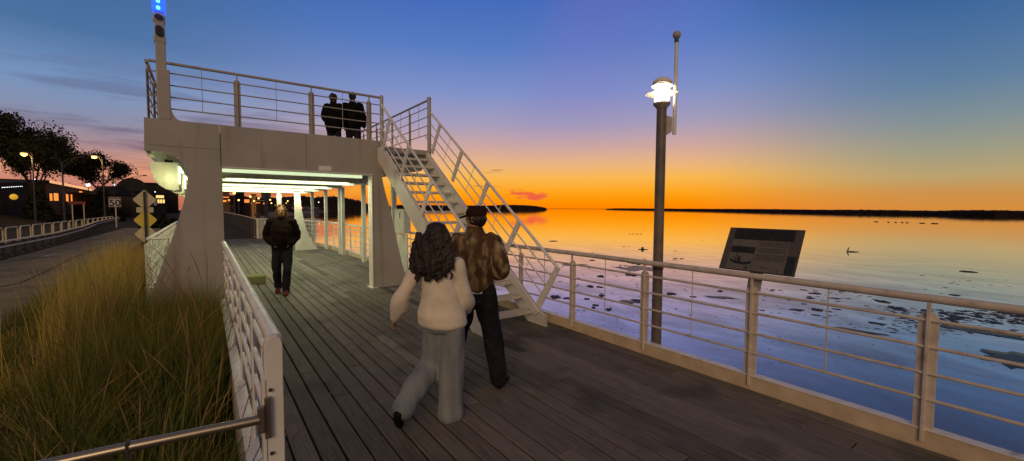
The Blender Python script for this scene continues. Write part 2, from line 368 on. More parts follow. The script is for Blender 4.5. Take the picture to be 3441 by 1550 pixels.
# silt clouds just under the surface break up the mirror close to the pier
geo0 = NN.new('ShaderNodeNewGeometry'); mps = NN.new('ShaderNodeMapping'); mps.inputs['Scale'].default_value = (1.1, .5, 1); mps.inputs['Rotation'].default_value = (0, 0, R(-20)); LL.new(geo0.outputs['Position'], mps.inputs[0])
sn = NN.new('ShaderNodeTexNoise'); sn.inputs['Scale'].default_value = .55; sn.inputs['Detail'].default_value = 10; sn.inputs['Roughness'].default_value = .62; sn.inputs['Distortion'].default_value = .5; LL.new(mps.outputs[0], sn.inputs['Vector'])
sr = NN.new('ShaderNodeMapRange'); sr.inputs[1].default_value = .38; sr.inputs[2].default_value = .70; sr.inputs[3].default_value = 1.0; sr.inputs[4].default_value = .45; LL.new(sn.outputs['Fac'], sr.inputs[0])
vl = NN.new('ShaderNodeVectorMath'); vl.operation = 'LENGTH'; LL.new(geo0.outputs['Position'], vl.inputs[0])
vr = NN.new('ShaderNodeMapRange'); vr.inputs[1].default_value = 22; vr.inputs[2].default_value = 60; LL.new(vl.outputs['Value'], vr.inputs[0])
mxx = NN.new('ShaderNodeMix'); LL.new(vr.outputs[0], mxx.inputs[0]); LL.new(sr.outputs[0], mxx.inputs[2]); mxx.inputs[3].default_value = 1.0
m5 = NN.new('ShaderNodeMath'); m5.operation = 'MULTIPLY'; LL.new(mm.outputs[0], m5.inputs[0]); LL.new(mxx.outputs[0], m5.inputs[1])
ms = NN.new('ShaderNodeMixShader'); LL.new(m5.outputs[0], ms.inputs[0]); LL.new(b.outputs[0], ms.inputs[1]); LL.new(gl.outputs[0], ms.inputs[2])
LL.new(ms.outputs[0], NN['Material Output'].inputs['Surface'])
geo = NN.new('ShaderNodeNewGeometry')
mpw = NN.new('ShaderNodeMapping'); mpw.inputs['Scale'].default_value = (.35, .9, 1); mpw.inputs['Rotation'].default_value = (0, 0, R(36)); LL.new(geo.outputs['Position'], mpw.inputs[0])
wn = NN.new('ShaderNodeTexNoise'); wn.inputs['Scale'].default_value = .9; wn.inputs['Detail'].default_value = 6; LL.new(mpw.outputs[0], wn.inputs['Vector'])
bpw = NN.new('ShaderNodeBump'); bpw.inputs['Strength'].default_value = .17; bpw.inputs['Distance'].default_value = .05; LL.new(wn.outputs['Fac'], bpw.inputs['Height'])
LL.new(bpw.outputs[0], gl.inputs['Normal']); LL.new(bpw.outputs[0], fr.inputs['Normal'])
M['water'] = m
mb = MB(); n = 12
mb.quad((-200, -300, WZ), (9000, -300, WZ), (9000, 9000, WZ), (-200, 9000, WZ))
tag(mb.build('water', 'water'), 'calm lake water mirroring the sunset sky', None, None, 'structure')

# ------------------------------------------------------------------ land
def land_h(x, y):
    h = -.62
    if x < -14: h += 2.35*min(1, (-14-x)/10.0)**1.3
    if x < -14: h += .15*noise.noise(Vector((x*.1, y*.1, 0)))
    return h
mb = MB()
xs = [-420, -250, -150, -100, -70, -50, -40, -32, -28, -24, -21, -18, -16, -14, -10, -7, -4, -2, 0, 1.5, 2.9]
ys = [-60, -20, -5, 0, 5, 10, 20, 30, 45, 60, 80, 100, 130, 170, 220, 280, 330]
vs = [(x, y, land_h(x, y)) for y in ys for x in xs]; nx = len(xs)
mb.add(vs, [(j*nx+i, j*nx+i+1, (j+1)*nx+i+1, (j+1)*nx+i) for j in range(len(ys)-1) for i in range(nx-1)])
mb.quad((2.9, -60, -.62), (2.9, -60, -4), (2.9, 330, -4), (2.9, 330, -.62))
tag(mb.build('ground', 'lawn', smooth=True), 'dark turf ground running inland from the pier', None, None, 'structure')
# shore path of asphalt beside the grasses, and the road beyond the barrier
M['path'] = pmat('worn_path_asphalt', (.25, .19, .095), (.17, .135, .072), 2.2, .95, bump=.5, detail=10, c3=(.10, .08, .05), s3=.5, lo3=.5, hi3=.7, st3=(1, 1, 1))
def strip(name, pl, pr, z, m, lab):
    mb = MB(); n = len(pl)
    mb.add([(x, y, z) for x, y in pl]+[(x, y, z) for x, y in pr], [(i, n+i, n+i+1, i+1) for i in range(n-1)])
    return tag(mb.build(name, m), lab, None, None, 'structure')
strip('path', [(-7.0, -12), (-7.0, 30), (-6.9, 60)], [(-3.0, -12), (-3.15, 25), (-3.8, 60)], -.612, 'path', 'asphalt shore path between the grasses and the barrier')
strip('road', [(-13.8, -30), (-14.2, 60), (-16, 200)], [(-7.5, -30), (-8.2, 60), (-9.6, 200)], -.612, 'road', 'dark road beyond the low white barrier')
mb = MB()
seam = [gz(x, y, -.606) for x, y in ((0, 965), (70, 950), (150, 915), (235, 872), (300, 845), (370, 822))]
for i in range(len(seam)-1): mb.beam(seam[i], seam[i+1], .045, .004)
tag(mb.build('path_crack', 'soil'), 'dark tar seam crossing the asphalt path', None, None, 'structure')
mb = MB(); a = gz(145, 862, -.606); bq = gz(195, 852, -.606); mb.beam(a, bq, .22, .004)
tag(mb.build('road_marking', 'marking'), 'short pale painted dash on the shore path', None, None, 'structure')
# asphalt walk leaving the far end of the deck
strip('walkway', [(.55, 26.6), (-.1, 45), (-1.4, 90)], [(2.25, 26.6), (2.1, 45), (2.0, 90)], -.02, 'road', 'dark asphalt walkway leading on from the boardwalk')
mb = MB(); mb.bx((-.2, 26.6, -.62), (2.3, 90, -.03))
tag(mb.build('walkway_embankment', 'soil'), 'earth bank carrying the walkway', None, None, 'structure')

# beach and bay
mb = MB()
wallpx = [(744, 712, 270), (790, 711, 280), (840, 710.5, 290), (890, 709.5, 306), (940, 708.5, 330), (980, 708, 361), (1030, 707, 400), (1072, 706.5, 444)]
wb = [pt(x, y, d) for x, y, d in wallpx]
coast = [gz(x, y, WZ+.02) for x, y in ((700, 800), (800, 765), (850, 742), (930, 733), (1000, 723), (1045, 717), (1085, 711))]
coast += [gz(1110, 709, WZ+.02)]
for i in range(7):
    mb.quad(coast[i], coast[i+1], wb[i+1], wb[i])
tag(mb.build('beach', 'sand'), 'brown sandy beach curving below the sea wall', None, None, 'structure')
sw = thing('sea_wall', wb[0], 'long curving concrete sea wall above the beach beyond the canopy', 'sea wall')
mb = MB(); top = MB()
for i in range(7):
    a, bq = wb[i], wb[i+1]; ha, hb = 3.0-i*.06, 3.0-(i+1)*.06
    dirn = (bq-a).normalized(); side = Vector((-dirn.y, dirn.x, 0))*1.0
    a2, b2 = a+Vector((0, 0, ha)), bq+Vector((0, 0, hb))
    mb.add([a-Vector((0, 0, .5)), bq-Vector((0, 0, .5)), b2, a2, a2+side, b2+side], [(0, 1, 2, 3), (3, 2, 5, 4)])
    top.beam(a2+Vector((0, 0, .2)), b2+Vector((0, 0, .2)), .5, .22)
mb.build('wall', 'concrete', sw); top.build('coping', 'panelgap', sw)
mb = MB()
for i in range(26):
    t = i/25*6.99; k = int(t); f = t-k; p = wb[k].lerp(wb[k+1], f)
    p = p + (coast[k].lerp(coast[k+1], f)-p)*.08
    mb.ico(p, random.uniform(1.0, 2.0), 1, (random.uniform(1, 2), 1, .55))
tag(mb.build('riprap', 'rock'), 'dark boulders heaped along the foot of the sea wall', None, None, 'stuff')

# wooded hill on the far shore
def ridge(name, pts, depth, m, lab, kind='structure', seed=0, rough=.10, step=None, cat=None):
    # pts: (foot point, height); a long rounded landform with an uneven tree top line
    mb = MB(); K = 260; prof = []
    for i in range(K):
        t = i/(K-1)*(len(pts)-1); k = min(int(t), len(pts)-2); f = t-k
        p = pts[k][0].lerp(pts[k+1][0], f); h = pts[k][1]*(1-f)+pts[k+1][1]*f
        prof.append((p, h))
    back = Vector((fw.x, fw.y, 0)).normalized()
    rows = [(0, -.02), (.02, .45), (.06, .8), (.25, 1.0), (.6, .9), (1, 0)]
    hm = max(h for _, h in prof)
    for i, (p, h) in enumerate(prof):
        r = p.normalized() if p.length > 0 else back; r = Vector((r.x, r.y, 0))
        for j, (d, z) in enumerate(rows):
            nn = noise.noise(Vector((i*.33, j*3.1, seed)))*.6+noise.noise(Vector((i*1.1, j*5.3, seed+9)))*.5
            zz = h*z*(1+rough*nn) + (hm*rough*.35*nn if z > .3 and h > .1*hm else 0)
            mb.v.append(tuple(p+r*d*depth+Vector((0, 0, zz))))
    nr = len(rows)
    for i in range(K-1):
        for j in range(nr-1): mb.f.append((i*nr+j, (i+1)*nr+j, (i+1)*nr+j+1, i*nr+j+1))
    o = mb.build(name, m); return tag(o, lab, cat, None, kind)
def foot(x, y, d=None): return gz(x, y, WZ)
def hgt(x, yb, yt, p=None):
    p = p or gz(x, yb, WZ); dep = (p.x*fw.x+p.y*fw.y)/math.hypot(fw.x, fw.y)*1.0
    return (yb-yt)*dep/FPX
def pts_from(lst, d):
    out = []
    for x, yb, yt in lst:
        p = pt(x, yb, d); p.z = WZ
        dep = p.x*fw.x+p.y*fw.y; out.append((p, EYE-WZ+(699.5+(x-1720)*.0052-yt)*dep/FPX if yt < 698 else 2.0))
    return out
ridge('hill', pts_from([(640, 702, 640), (760, 702, 652), (860, 702, 660), (930, 702, 664), (1010, 702, 656), (1060, 702, 661), (1110, 702, 657), (1160, 702, 664), (1200, 702, 671), (1232, 702, 682), (1252, 702, 694), (1262, 703, 699)], 900), 200, 'hill', 'dark wooded headland across the bay behind the canopy posts', seed=2, rough=.14)
ridge('island', pts_from([(1300, 703, 694), (1340, 703, 688), (1420, 703, 688), (1530, 703, 690), (1640, 703, 690), (1700, 703, 687.5), (1760, 703, 688.5), (1800, 703, 691.5), (1832, 703, 697.4), (1838, 703, 699)], 1150), 220, 'hill', 'low dark wooded island on the horizon behind the staircase', seed=5, rough=.07)
sh = []
for x, yb, yt in [(2035, 704.2, 701.8), (2070, 704.6, 700.2), (2160, 706, 700.8), (2300, 708, 701.8), (2420, 710, 702.2), (2540, 712.2, 702.4), (2640, 714, 703.5), (2800, 717, 705), (2920, 718.6, 705), (3050, 720.5, 707.2), (3150, 722, 708), (3250, 724.5, 706.2), (3340, 726, 706.6), (3441, 727, 708), (3700, 732, 710)]:
    p = gz(x, yb, WZ); sh.append((p, hgt(x, yb, yt, p)*1.0))
ridge('shore', sh, 60, 'hill', 'long low dark spit of land on the right horizon', seed=8, rough=.10)
ridge('far_shore', pts_from([(1835, 701, 699.0), (1900, 701, 699), (1960, 701, 699), (2045, 701, 699)], 4000), 100, 'hill', 'hair-thin far shore between island and spit', seed=1, rough=.05)

# ------------------------------------------------------------------ rocks and mud in the shallows
def blob(mb, c, rx, ry, h, a, seed, n=16, amp=.3):
    o = len(mb.v); ca, sa = math.cos(a), math.sin(a)
    for j, (q, z) in enumerate(((1, -.06), (.82, h*.6), (.5, h), (.01, h*.9))):
        for k in range(n):
            t = 2*PI*k/n; rr = q*(1+amp*1.5*noise.noise(Vector((math.cos(t)*1.7, math.sin(t)*1.7, seed)))+amp*.8*noise.noise(Vector((math.cos(t)*4, math.sin(t)*4, seed+5))))
            x, y = rx*rr*math.cos(t), ry*rr*math.sin(t)
            mb.v.append((c[0]+x*ca-y*sa, c[1]+x*sa+y*ca, c[2]+z*(1+.3*noise.noise(Vector((x*3, y*3, seed))))))
    for j in range(3):
        for k in range(n): mb.f.append((o+j*n+k, o+j*n+(k+1) % n, o+(j+1)*n+(k+1) % n, o+(j+1)*n+k))
    mb.f.append(tuple(o+3*n+k for k in range(n)))
VA = -YAW  # image-right direction angle
RL = [ # px x, y, half width px, half height px
 (2020, 929, 14, 3, 'flat dark rock seen left of the lamp post, just under the top rail bar'),
 (2120, 924, 25, 4.5, 'largest dark rock in the shallows, close left of the lamp post'),
 (2143, 1010, 18, 4, 'long dark rock touching the fence post left of the lamp post'),
 (1867, 998, 18, 5.5, 'grey rounded rock just right of the staircase foot'),
 (1902, 1003, 12, 3, 'small low rock right of the grey rounded rock by the stairs'),
 (1985, 963, 12, 3.5, 'dark rock between the second and third fence posts from the stairs'),
 (2016, 965, 11, 2.5, 'thin dark rock beside a mid-bay rod left of the lamp'),
 (2022, 994, 10, 4, 'knobbly dark rock above the third rail bar'),
 (1973, 1005, 10, 3, 'paired flat rock close to the first fence post right of the stairs'),
 (2002, 1026, 10, 3.5, 'dark rock low in the water above the bottom bar'),
 (1994, 1034, 6, 4, 'small round stone under a dark rock near the bottom bar'),
 (2047, 1041, 12, 5, 'dark jagged rock at the foot of the thin rod left of the lamp'),
 (2258, 988, 16, 4, 'rock patch immediately right of the lamp post'),
 (2330, 998, 10, 2.5, 'low dark rock crossing the thin rod right of the lamp'),
 (2420, 979, 8, 3, 'small dark rock beneath the information board'),
 (3255, 914, 26, 2.3, 'long thin rock far out on the right of the lake'),
 (3212, 993, 14, 3, 'dark rock right of the broad fence post, far out'),
 (2945, 1087, 26, 4, 'long dark bank of weed left of the broad fence post'),
 (2965, 1014, 18, 4.5, 'dark rock cluster above the long weed bank'),
 (2735, 987, 24, 2.6, 'flat dark rock between board and thin rod'),
 (2723, 1002, 13, 2.5, 'flat weed-covered rock under the rail near the board'),
 (2805, 1003, 18, 2.5, 'thin dark rock right of the thin rod'),
 (2815, 1040, 12, 2.5, 'small dark rock right of the thin rod, nearer the shore'),
 (2745, 1042, 14, 5, 'jagged dark rock cluster left of the thin rod'),
 (2742, 1060, 16, 2.5, 'lowest dark rock below the jagged cluster'),
 (2682, 1042, 20, 4, 'chain of dark stones left of the jagged cluster'),
 (2866, 847, 15, 2.8, 'lens-shaped dark rock standing alone in the open lake'),
 (2847, 846, 3, 1.2, 'tiny stone at the tip of the lone lens-shaped rock'),
 (1860, 811, 16, 1.5, 'thin dark reef far out right of the stair handrail'),
 (1990, 875, 10, 1.3, 'thin dark streak of rock near the lamp post top rail'),
]
for i, (x, y, hw, hh, lab) in enumerate(RL):
    p = gz(x, y, WZ); dep = p.dot(fw)+EYE*0; dep = (p-Vector((0, 0, EYE))).dot(fw)
    rx = hw*dep/FPX; ry = hh*dep/FPX*dep/4.32
    mb = MB(); blob(mb, (p.x, p.y, WZ), rx, ry*.8, min(.06, ry*.16), -math.atan2(p.x, p.y)+.12*math.sin(i*2.1), i*3.3, 26, amp=.62)
    o = mb.build('rock', 'rock', loc=(p.x, p.y, WZ)); tag(o, lab, 'rock', 'rocks standing in the shallows')
mb = MB(); mb.tube([gz(2850, 846, WZ), gz(2850, 846, WZ)+Vector((.08, .05, .2)), gz(2850, 846, WZ)+Vector((.3, .0, .48))], [.02, .07, .02], 6)
tag(mb.build('driftwood', 'rock'), 'slanting driftwood stub beside the lone lens-shaped rock', 'driftwood')
mb = MB()
for x, y in ((2159, 839),):
    p = gz(x, y, WZ); mb.tube([p, p+Vector((0, 0, .26))], [.17, .10], 7); blob(mb, p, .55, .5, .05, 0, 3)
tag(mb.build('marker_stone', 'rock'), 'small upright stone on a reef left of the lamp post', 'rock')
mb = MB()
for i in range(4): blob(mb, gz(2116+i*12.5, 787, WZ), .16, .5, .05, -YAW, i)
for i, x in enumerate((2941, 2947, 2985, 3010, 3032, 3048, 3095, 3103, 3133, 3140, 3147)): blob(mb, gz(x, 746+.03*(x-2941), WZ), .35, 1.1, .2, -1.2, i+20)
tag(mb.build('far_reef', 'rock'), 'row of tiny far rocks dotting the lake surface', None, None, 'stuff')
mb = MB(); rs = random.Random(11)
def spray(x0, x1, y0, y1, n, wmin, wmax, slope=0, hf=.18):
    for i in range(n):
        x = rs.uniform(x0, x1); t = (x-x0)/(x1-x0); y = rs.uniform(y0, y1)+slope*t*100
        hw = rs.uniform(wmin, wmax)*rs.random()**.6+1; p = gz(x, y, WZ); dep = (p-Vector((0, 0, EYE))).dot(fw)
        rx = hw*dep/FPX; ry = hw*hf*dep/FPX*dep/4.32
        blob(mb, (p.x, p.y, WZ), rx, ry, min(.05, rx*.1), -math.atan2(p.x, p.y)+rs.uniform(-.1, .1), rs.uniform(0, 99), 12, .6)
spray(1840, 2320, 890, 1060, 90, 2, 7)
spray(2560, 3000, 965, 1060, 80, 2, 13, .15)
spray(2995, 3600, 1032, 1075, 330, 3, 20, .22, .20)
spray(3000, 3600, 1060, 1120, 190, 2, 12, .22, .2)
spray(2560, 3441, 1090, 1230, 130, 1, 5, 0, .2)
spray(1900, 2500, 1040, 1120, 60, 1, 4, 0, .2)
spray(3000, 3441, 920, 1010, 24, 2, 9, 0, .12)
spray(2850, 3200, 1080, 1120, 40, 2, 12, .1)
spray(2080, 2180, 883, 900, 16, 4, 16, 0, .12)
spray(2210, 2290, 868, 880, 10, 3, 10, 0, .12)
spray(1850, 2600, 800, 880, 20, 1, 6, 0, .12)
tag(mb.build('weed_patches', 'rock'), 'scattered flecks of dark weed and stones in the shallows', None, None, 'stuff')
mb = MB()
for i, (x, y, hw, hh) in enumerate(((2150, 903, 95, 9), (1930, 890, 60, 6), (2110, 1015, 60, 8), (2420, 1000, 60, 5), (3400, 1210, 110, 50), (3250, 1110, 180, 12), (2850, 1110, 120, 10))):
    p = gz(x, y, WZ); dep = (p-Vector((0, 0, EYE))).dot(fw)
    blob(mb, (p.x, p.y, WZ-.02), hw*dep/FPX, hh*dep/FPX*dep/4.32, .035, -math.atan2(p.x, p.y), i*7.7, 40, .5)
tag(mb.build('mud_flat', 'mud'), 'smooth wet mud just breaking the water surface', None, None, 'stuff')

# ------------------------------------------------------------------ boardwalk
dk = attrmat('weathered_deck_planks', [(0, (.050, .041, .036)), (.3, (.115, .094, .082)), (.65, (.19, .16, .138)), (1, (.30, .26, .225))], .78, nscale=(70, 3.5, 30), amt=1.0, bump=.7, spec=.35, patch=((.048, .044, .036), 1.3, .52, .74))
M['deck'] = dk
mb = MB(); X0, X1, PW = .30, 4.16, .143
nb = int((X1-X0)/PW)
for i in range(nb):
    y = -3.2-random.uniform(0, 2.5); xa = X0+i*(X1-X0)/nb; pw = (X1-X0)/nb
    while y < 26.4:
        ln = random.choice((2.4, 3.6, 4.8)); y2 = min(y+ln, 26.5); ya = max(y, -3.2)
        if y2 > -3:
            dz = random.uniform(-.003, .003); tn = min(1, max(0, random.gauss(.45, .12)))
            g = .006+random.uniform(0, .004); h = .005
            a, b2, c0, c1 = xa+g, xa+pw-g, ya+.004, y2-.004
            vs = [(a, c0, -.04), (b2, c0, -.04), (b2, c1, -.04), (a, c1, -.04), (a, c0, dz-h), (b2, c0, dz-h), (b2, c1, dz-h), (a, c1, dz-h), (a+h, c0+h, dz), (b2-h, c0+h, dz), (b2-h, c1-h, dz), (a+h, c1-h, dz)]
            mb.add(vs, [(0, 1, 5, 4), (1, 2, 6, 5), (2, 3, 7, 6), (3, 0, 4, 7), (4, 5, 9, 8), (5, 6, 10, 9), (6, 7, 11, 10), (7, 4, 8, 11), (8, 9, 10, 11)], tn)
        y = y2
tag(mb.build('boardwalk', 'deck'), 'weathered grey timber boardwalk of long planks', None, None, 'structure')
mb = MB(); mb.bx((.27, -3.3, -.4), (4.2, 26.55, -.045)); tag(mb.build('boardwalk_base', 'dark'), 'dark joists and framing below the boardwalk planks', None, None, 'structure')

mb = MB(); rs = random.Random(9)
for i in range(120):
    x, y = rs.uniform(.4, 4.0), rs.uniform(.8, 16); a = rs.uniform(0, PI); l_ = rs.uniform(.012, .035); w_ = l_*rs.uniform(.25, .5); c_, s_ = math.cos(a), math.sin(a)
    z = .006+rs.uniform(0, .004); mb.quad((x-c_*l_, y-s_*l_, z), (x+s_*w_, y-c_*w_, z+.004), (x+c_*l_, y+s_*l_, z), (x-s_*w_, y+c_*w_, z+.004))
tag(mb.build('leaf_litter', pmat('dry_leaf', (.16, .09, .04), (.30, .24, .18), 3, .8)), 'scattered small dry leaves and grit on the planks', None, None, 'stuff')
# ------------------------------------------------------------------ railing generator
def path_at(P, s):
    for i in range(len(P)-1):
        l = (P[i+1]-P[i]).length
        if s <= l or i == len(P)-2:
            d = (P[i+1]-P[i]).normalized(); return P[i]+d*s, d
        s -= l
def railing(label, path, posts, rods, z0=0.0, kerb=True, kz=(-.30, .13), out=1, rail_r=.03, bars=(.358, .547, .739, .933), bar_r=.0125, top=1.09, pw=.112, name='railing', kerbm='kerb', mat='whiter', group='white tubular railings of the pier', endstub=False):
    P = [Vector((p[0], p[1], z0)) for p in path]
    base = tuple(P[0]); t = thing(name, base, label, 'railing', group)
    up = Vector((0, 0, 1))
    MB().tube([p+up*top for p in P], rail_r, 14).build('top_rail', mat, t, True)
    for h in bars: MB().tube([p+up*h for p in P], bar_r, 8).build('rail_bar', mat, t, True)
    for s in posts:
        p, d = path_at(P, s); nrm = Vector((d.y, -d.x, 0))*out
        hw = pw/2; hgt_ = top-.12
        out_ = [(-hw, .0), (hw, .0), (hw, hgt_-.04), (hw*.92, hgt_-.012), (hw*.62, hgt_+.012), (0, hgt_+.022), (-hw*.62, hgt_+.012), (-hw*.92, hgt_-.012), (-hw, hgt_-.04)]
        mb = MB(); mb.prism(out_, p+nrm*.010, d, up, .012)
        mb.box(p+up*((top-.02)/2+.02)-nrm*.006, (.022, .024, top-.06), (d, nrm, up))
        mb.build('post', mat, t, False, .003)
    for s in rods:
        p, d = path_at(P, s); MB().tube([p+up*bars[0], p+up*top], .0055, 6).build('rod', mat, t, True)
    if kerb:
        mb = MB()
        for i in range(len(P)-1):
            d = (P[i+1]-P[i]).normalized(); nrm = Vector((d.y, -d.x, 0))*out
            mb.beam(P[i]+up*((kz[0]+kz[1])/2)+nrm*.03, P[i+1]+up*((kz[0]+kz[1])/2)+nrm*.03, .06, kz[1]-kz[0])
        mb.build('kerb', kerbm, t)
        mb = MB()
        for i in range(len(P)-1):
            d = (P[i+1]-P[i]).normalized(); nrm = Vector((d.y, -d.x, 0))*out
            mb.beam(P[i]+up*(kz[1]+.005)+nrm*.035, P[i+1]+up*(kz[1]+.005)+nrm*.035, .085, .009)
        mb.build('kerb_cap', 'whiter', t)
    return t
RX = 4.16
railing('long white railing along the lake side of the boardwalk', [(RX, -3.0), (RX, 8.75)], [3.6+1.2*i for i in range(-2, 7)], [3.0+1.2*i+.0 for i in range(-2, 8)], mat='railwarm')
railing('white railing under the canopy curving round the far end of the deck', [(RX, 8.95), (RX, 18.3), (3.95, 20.2), (3.5, 22.2), (2.95, 24.4), (2.62, 25.9)], [1.2*i+.4 for i in range(15)], [1.2*i+1.0 for i in range(14)])
LX = .25
railing('near left white railing beside the tall grasses', [(LX, 2.24), (LX, 8.8)], [1.15+1.2*i for i in range(5)], [.6+1.2*i for i in range(5)], out=-1, kerbm='whiter', kz=(-.55, .10), rail_r=.034, bar_r=.016)
ep = thing('railing_end_post', (LX-.02, 2.18, 0), 'broad round-topped white end post at the near end of the left railing', 'post')
mb = MB(); hw = .037
mb.prism([(-hw, -.9), (hw, -.9), (hw, 1.085), (hw*.8, 1.108), (hw*.4, 1.122), (0, 1.126), (-hw*.4, 1.122), (-hw*.8, 1.108), (-hw, 1.085)], (LX-.012, 2.20, 0), (1, 0, 0), (0, 0, 1), .055)
mb.build('post_plate', 'white', ep, False, .004)
mb = MB(); mb.bx((LX-.062, 2.166, -.9), (LX-.048, 2.24, .93)); mb.build('flange', 'whiter', ep, False, .002)
MB().bx((LX-.056, 2.150, .66), (LX-.03, 2.172, .85)).build('bracket_plate', 'steel', ep, False, .002)
MB().bx((LX-.085, 2.13, .70), (LX-.058, 2.158, .82)).build('bracket_block', 'steel', ep, False, .003)
mb = MB()
for z in (.58, .38, .88): mb.tube([(LX-.03, 2.166, z), (LX-.03, 2.158, z)], .008, 8)
mb.build('bolt', 'galv', ep, True)

hr = thing('handrail', (-.3, 2.25, -.6), 'brushed steel tube handrail crossing in front of the grasses', 'handrail')
a = Vector((LX-.075, 2.145, .762)); 
MB().tube([a, (-.25, 2.215, .755), (-.95, 2.33, .735), (-1.7, 2.46, .715)], .021, 16).build('rail_tube', 'steel', hr, True)
mb = MB(); mb.beam((-.275, 2.235, -.7), (-.275, 2.235, .70), .065, .010, (1, 0, 0)); mb.build('support_post', 'galv', hr, False, .002)
mb = MB(); mb.box((-.275, 2.222, .735), (.012, .05, .09)); mb.build('saddle', 'galv', hr, False, .002)

# ------------------------------------------------------------------ viewing platform
vp = thing('viewing_platform', (1.4, 8.85, 0), 'white steel viewing platform standing over the boardwalk', 'platform')
YF = 8.85
OUTL = [(-1.02, -.7), (-.80, .0), (-.69, .42), (-.552, .87), (-.45, 1.18), (-.353, 1.5), (-.275, 1.80), (-.235, 2.02), (-.215, 2.2), (-.222, 2.33), (-.26, 2.43), (-.335, 2.515), (-.43, 2.57), (-.53, 2.598), (-.63, 2.606), (-.748, 2.606), (-.735, 3.13), (2.955, 3.13), (3.06, 3.13), (3.06, 2.42), (3.10, 2.2), (3.16, 1.95), (3.233, 1.71), (3.33, 1.25), (3.456, .66), (3.53, .36), (3.63, .0), (2.855, .0), (2.875, 2.42), (.262, 2.42), (.262, -.7)]
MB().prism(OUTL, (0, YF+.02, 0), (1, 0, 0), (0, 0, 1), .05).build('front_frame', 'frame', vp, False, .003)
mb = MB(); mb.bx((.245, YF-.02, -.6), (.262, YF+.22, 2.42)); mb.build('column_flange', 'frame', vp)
mb = MB(); mb.bx((2.838, YF-.03, .0), (2.857, YF+.22, 2.42)); mb.build('column_flange', 'white', vp)
mb = MB(); mb.bx((2.80, YF-.05, .003), (2.95, YF+.25, .018)); mb.build('foot_plate', 'white', vp)
mb = MB(); mb.bx((.262, YF-.03, 2.398), (2.86, YF+.20, 2.417)); mb.build('lower_flange', 'white', vp)
mb = MB(); mb.bx((.245, YF-.012, 2.42), (.252, YF-.006, 3.10)); mb.build('plate_seam', 'ink', vp)
mb = MB(); mb.bx((.243, YF-.014, 2.98), (.256, YF-.005, 3.12)); mb.build('seam_tab', 'white', vp)
mb = MB()
for x_ in (1.18, 2.385): mb.bx((x_-.07, YF-.008, 3.06), (x_+.07, YF-.005, 3.125))
for k_ in range(6): mb.tube([(.205, YF-.004, .5+k_*.36), (.205, YF-.016, .5+k_*.36)], .010, 8)
for k_ in range(5): mb.tube([(2.90, YF-.004, .3+k_*.45), (2.90, YF-.016, .3+k_*.45)], .010, 8)
mb.build('bolts', 'frame', vp)
mb = MB(); mb.bx((1.60, YF-.007, 2.425), (1.604, YF-.0045, 3.125)); mb.bx((-.70, YF-.007, 2.70), (.24, YF-.0045, 2.704)); mb.build('weld_seams', 'galv', vp)
mb = MB(); mb.bx((1.82, YF-.010, 2.44), (2.05, YF-.006, 2.53)); mb.build('small_plate', 'white', vp)
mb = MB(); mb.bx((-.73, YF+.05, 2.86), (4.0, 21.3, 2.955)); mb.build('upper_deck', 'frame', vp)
DEEP = [12.75, 15.8, 18.4, 21.2]
for i, y in enumerate(DEEP):
    mb = MB()
    mb.bx((-.72, y-.04, 2.44), (4.02, y+.04, 2.86)); mb.bx((-.6, y-.22, 2.405), (4.0, y+.22, 2.438))
    mb.build('cross_beam', 'white', vp)
    # slender flared leg at the lake side and post on the kerb
    if i < 4:
        xin = 2.86 if i < 3 else 2.6
        if i == 2:
            MB().prism([(2.86, 0), (3.7, 0), (3.45, .36), (3.25, .9), (3.12, 1.6), (3.05, 2.42), (2.86, 2.42)], (0, y, 0), (1, 0, 0), (0, 0, 1), .05).build('inner_frame', 'white', vp)
        if i == 3:
            MB().bx((xin, y-.08, 0), (xin+.17, y+.08, 2.42)).build('column', 'white', vp)
for y in (10.7, 13.3, 15.75, 16.15, 18.35, 21.0):
    MB().bx((RX-.20, y-.06, .0), (RX-.09, y+.06, 2.44)).build('kerb_post', 'white', vp, False, .003)
for x in (-.70, .32, 2.92, 3.98):
    mb = MB(); mb.bx((x-.03, YF+.06, 2.56), (x+.03, 21.2, 2.86)); mb.build('long_beam', 'white', vp)
MB().prism([(-.75, -.7), (-.75, .2), (-.45, 1.2), (-.26, 2.0), (-.24, 2.42), (.26, 2.42), (.26, -.7)], (0, 14.5, 0), (1, 0, 0), (0, 0, 1), .05).build('inner_frame', 'white', vp)
MB().prism([(-.75, -.7), (-.75, .2), (-.45, 1.2), (-.26, 2.0), (-.24, 2.42), (.26, 2.42), (.26, -.7)], (0, 20.9, 0), (1, 0, 0), (0, 0, 1), .05).build('inner_frame', 'white', vp)
# landing beside the platform reached by the stairs
mb = MB(); mb.bx((3.0, 8.42, 2.86), (4.0, YF-.01, 2.955)); mb.build('stair_landing', 'frame', vp)
mb = MB(); mb.tube([(3.02, YF-.05, 2.9), (2.99, YF-.06, 2.75), (3.0, YF-.07, 2.6), (3.05, YF-.06, 2.52)], [.03, .035, .03, .02], 8); mb.build('rain_spout', 'kerb', vp, True)

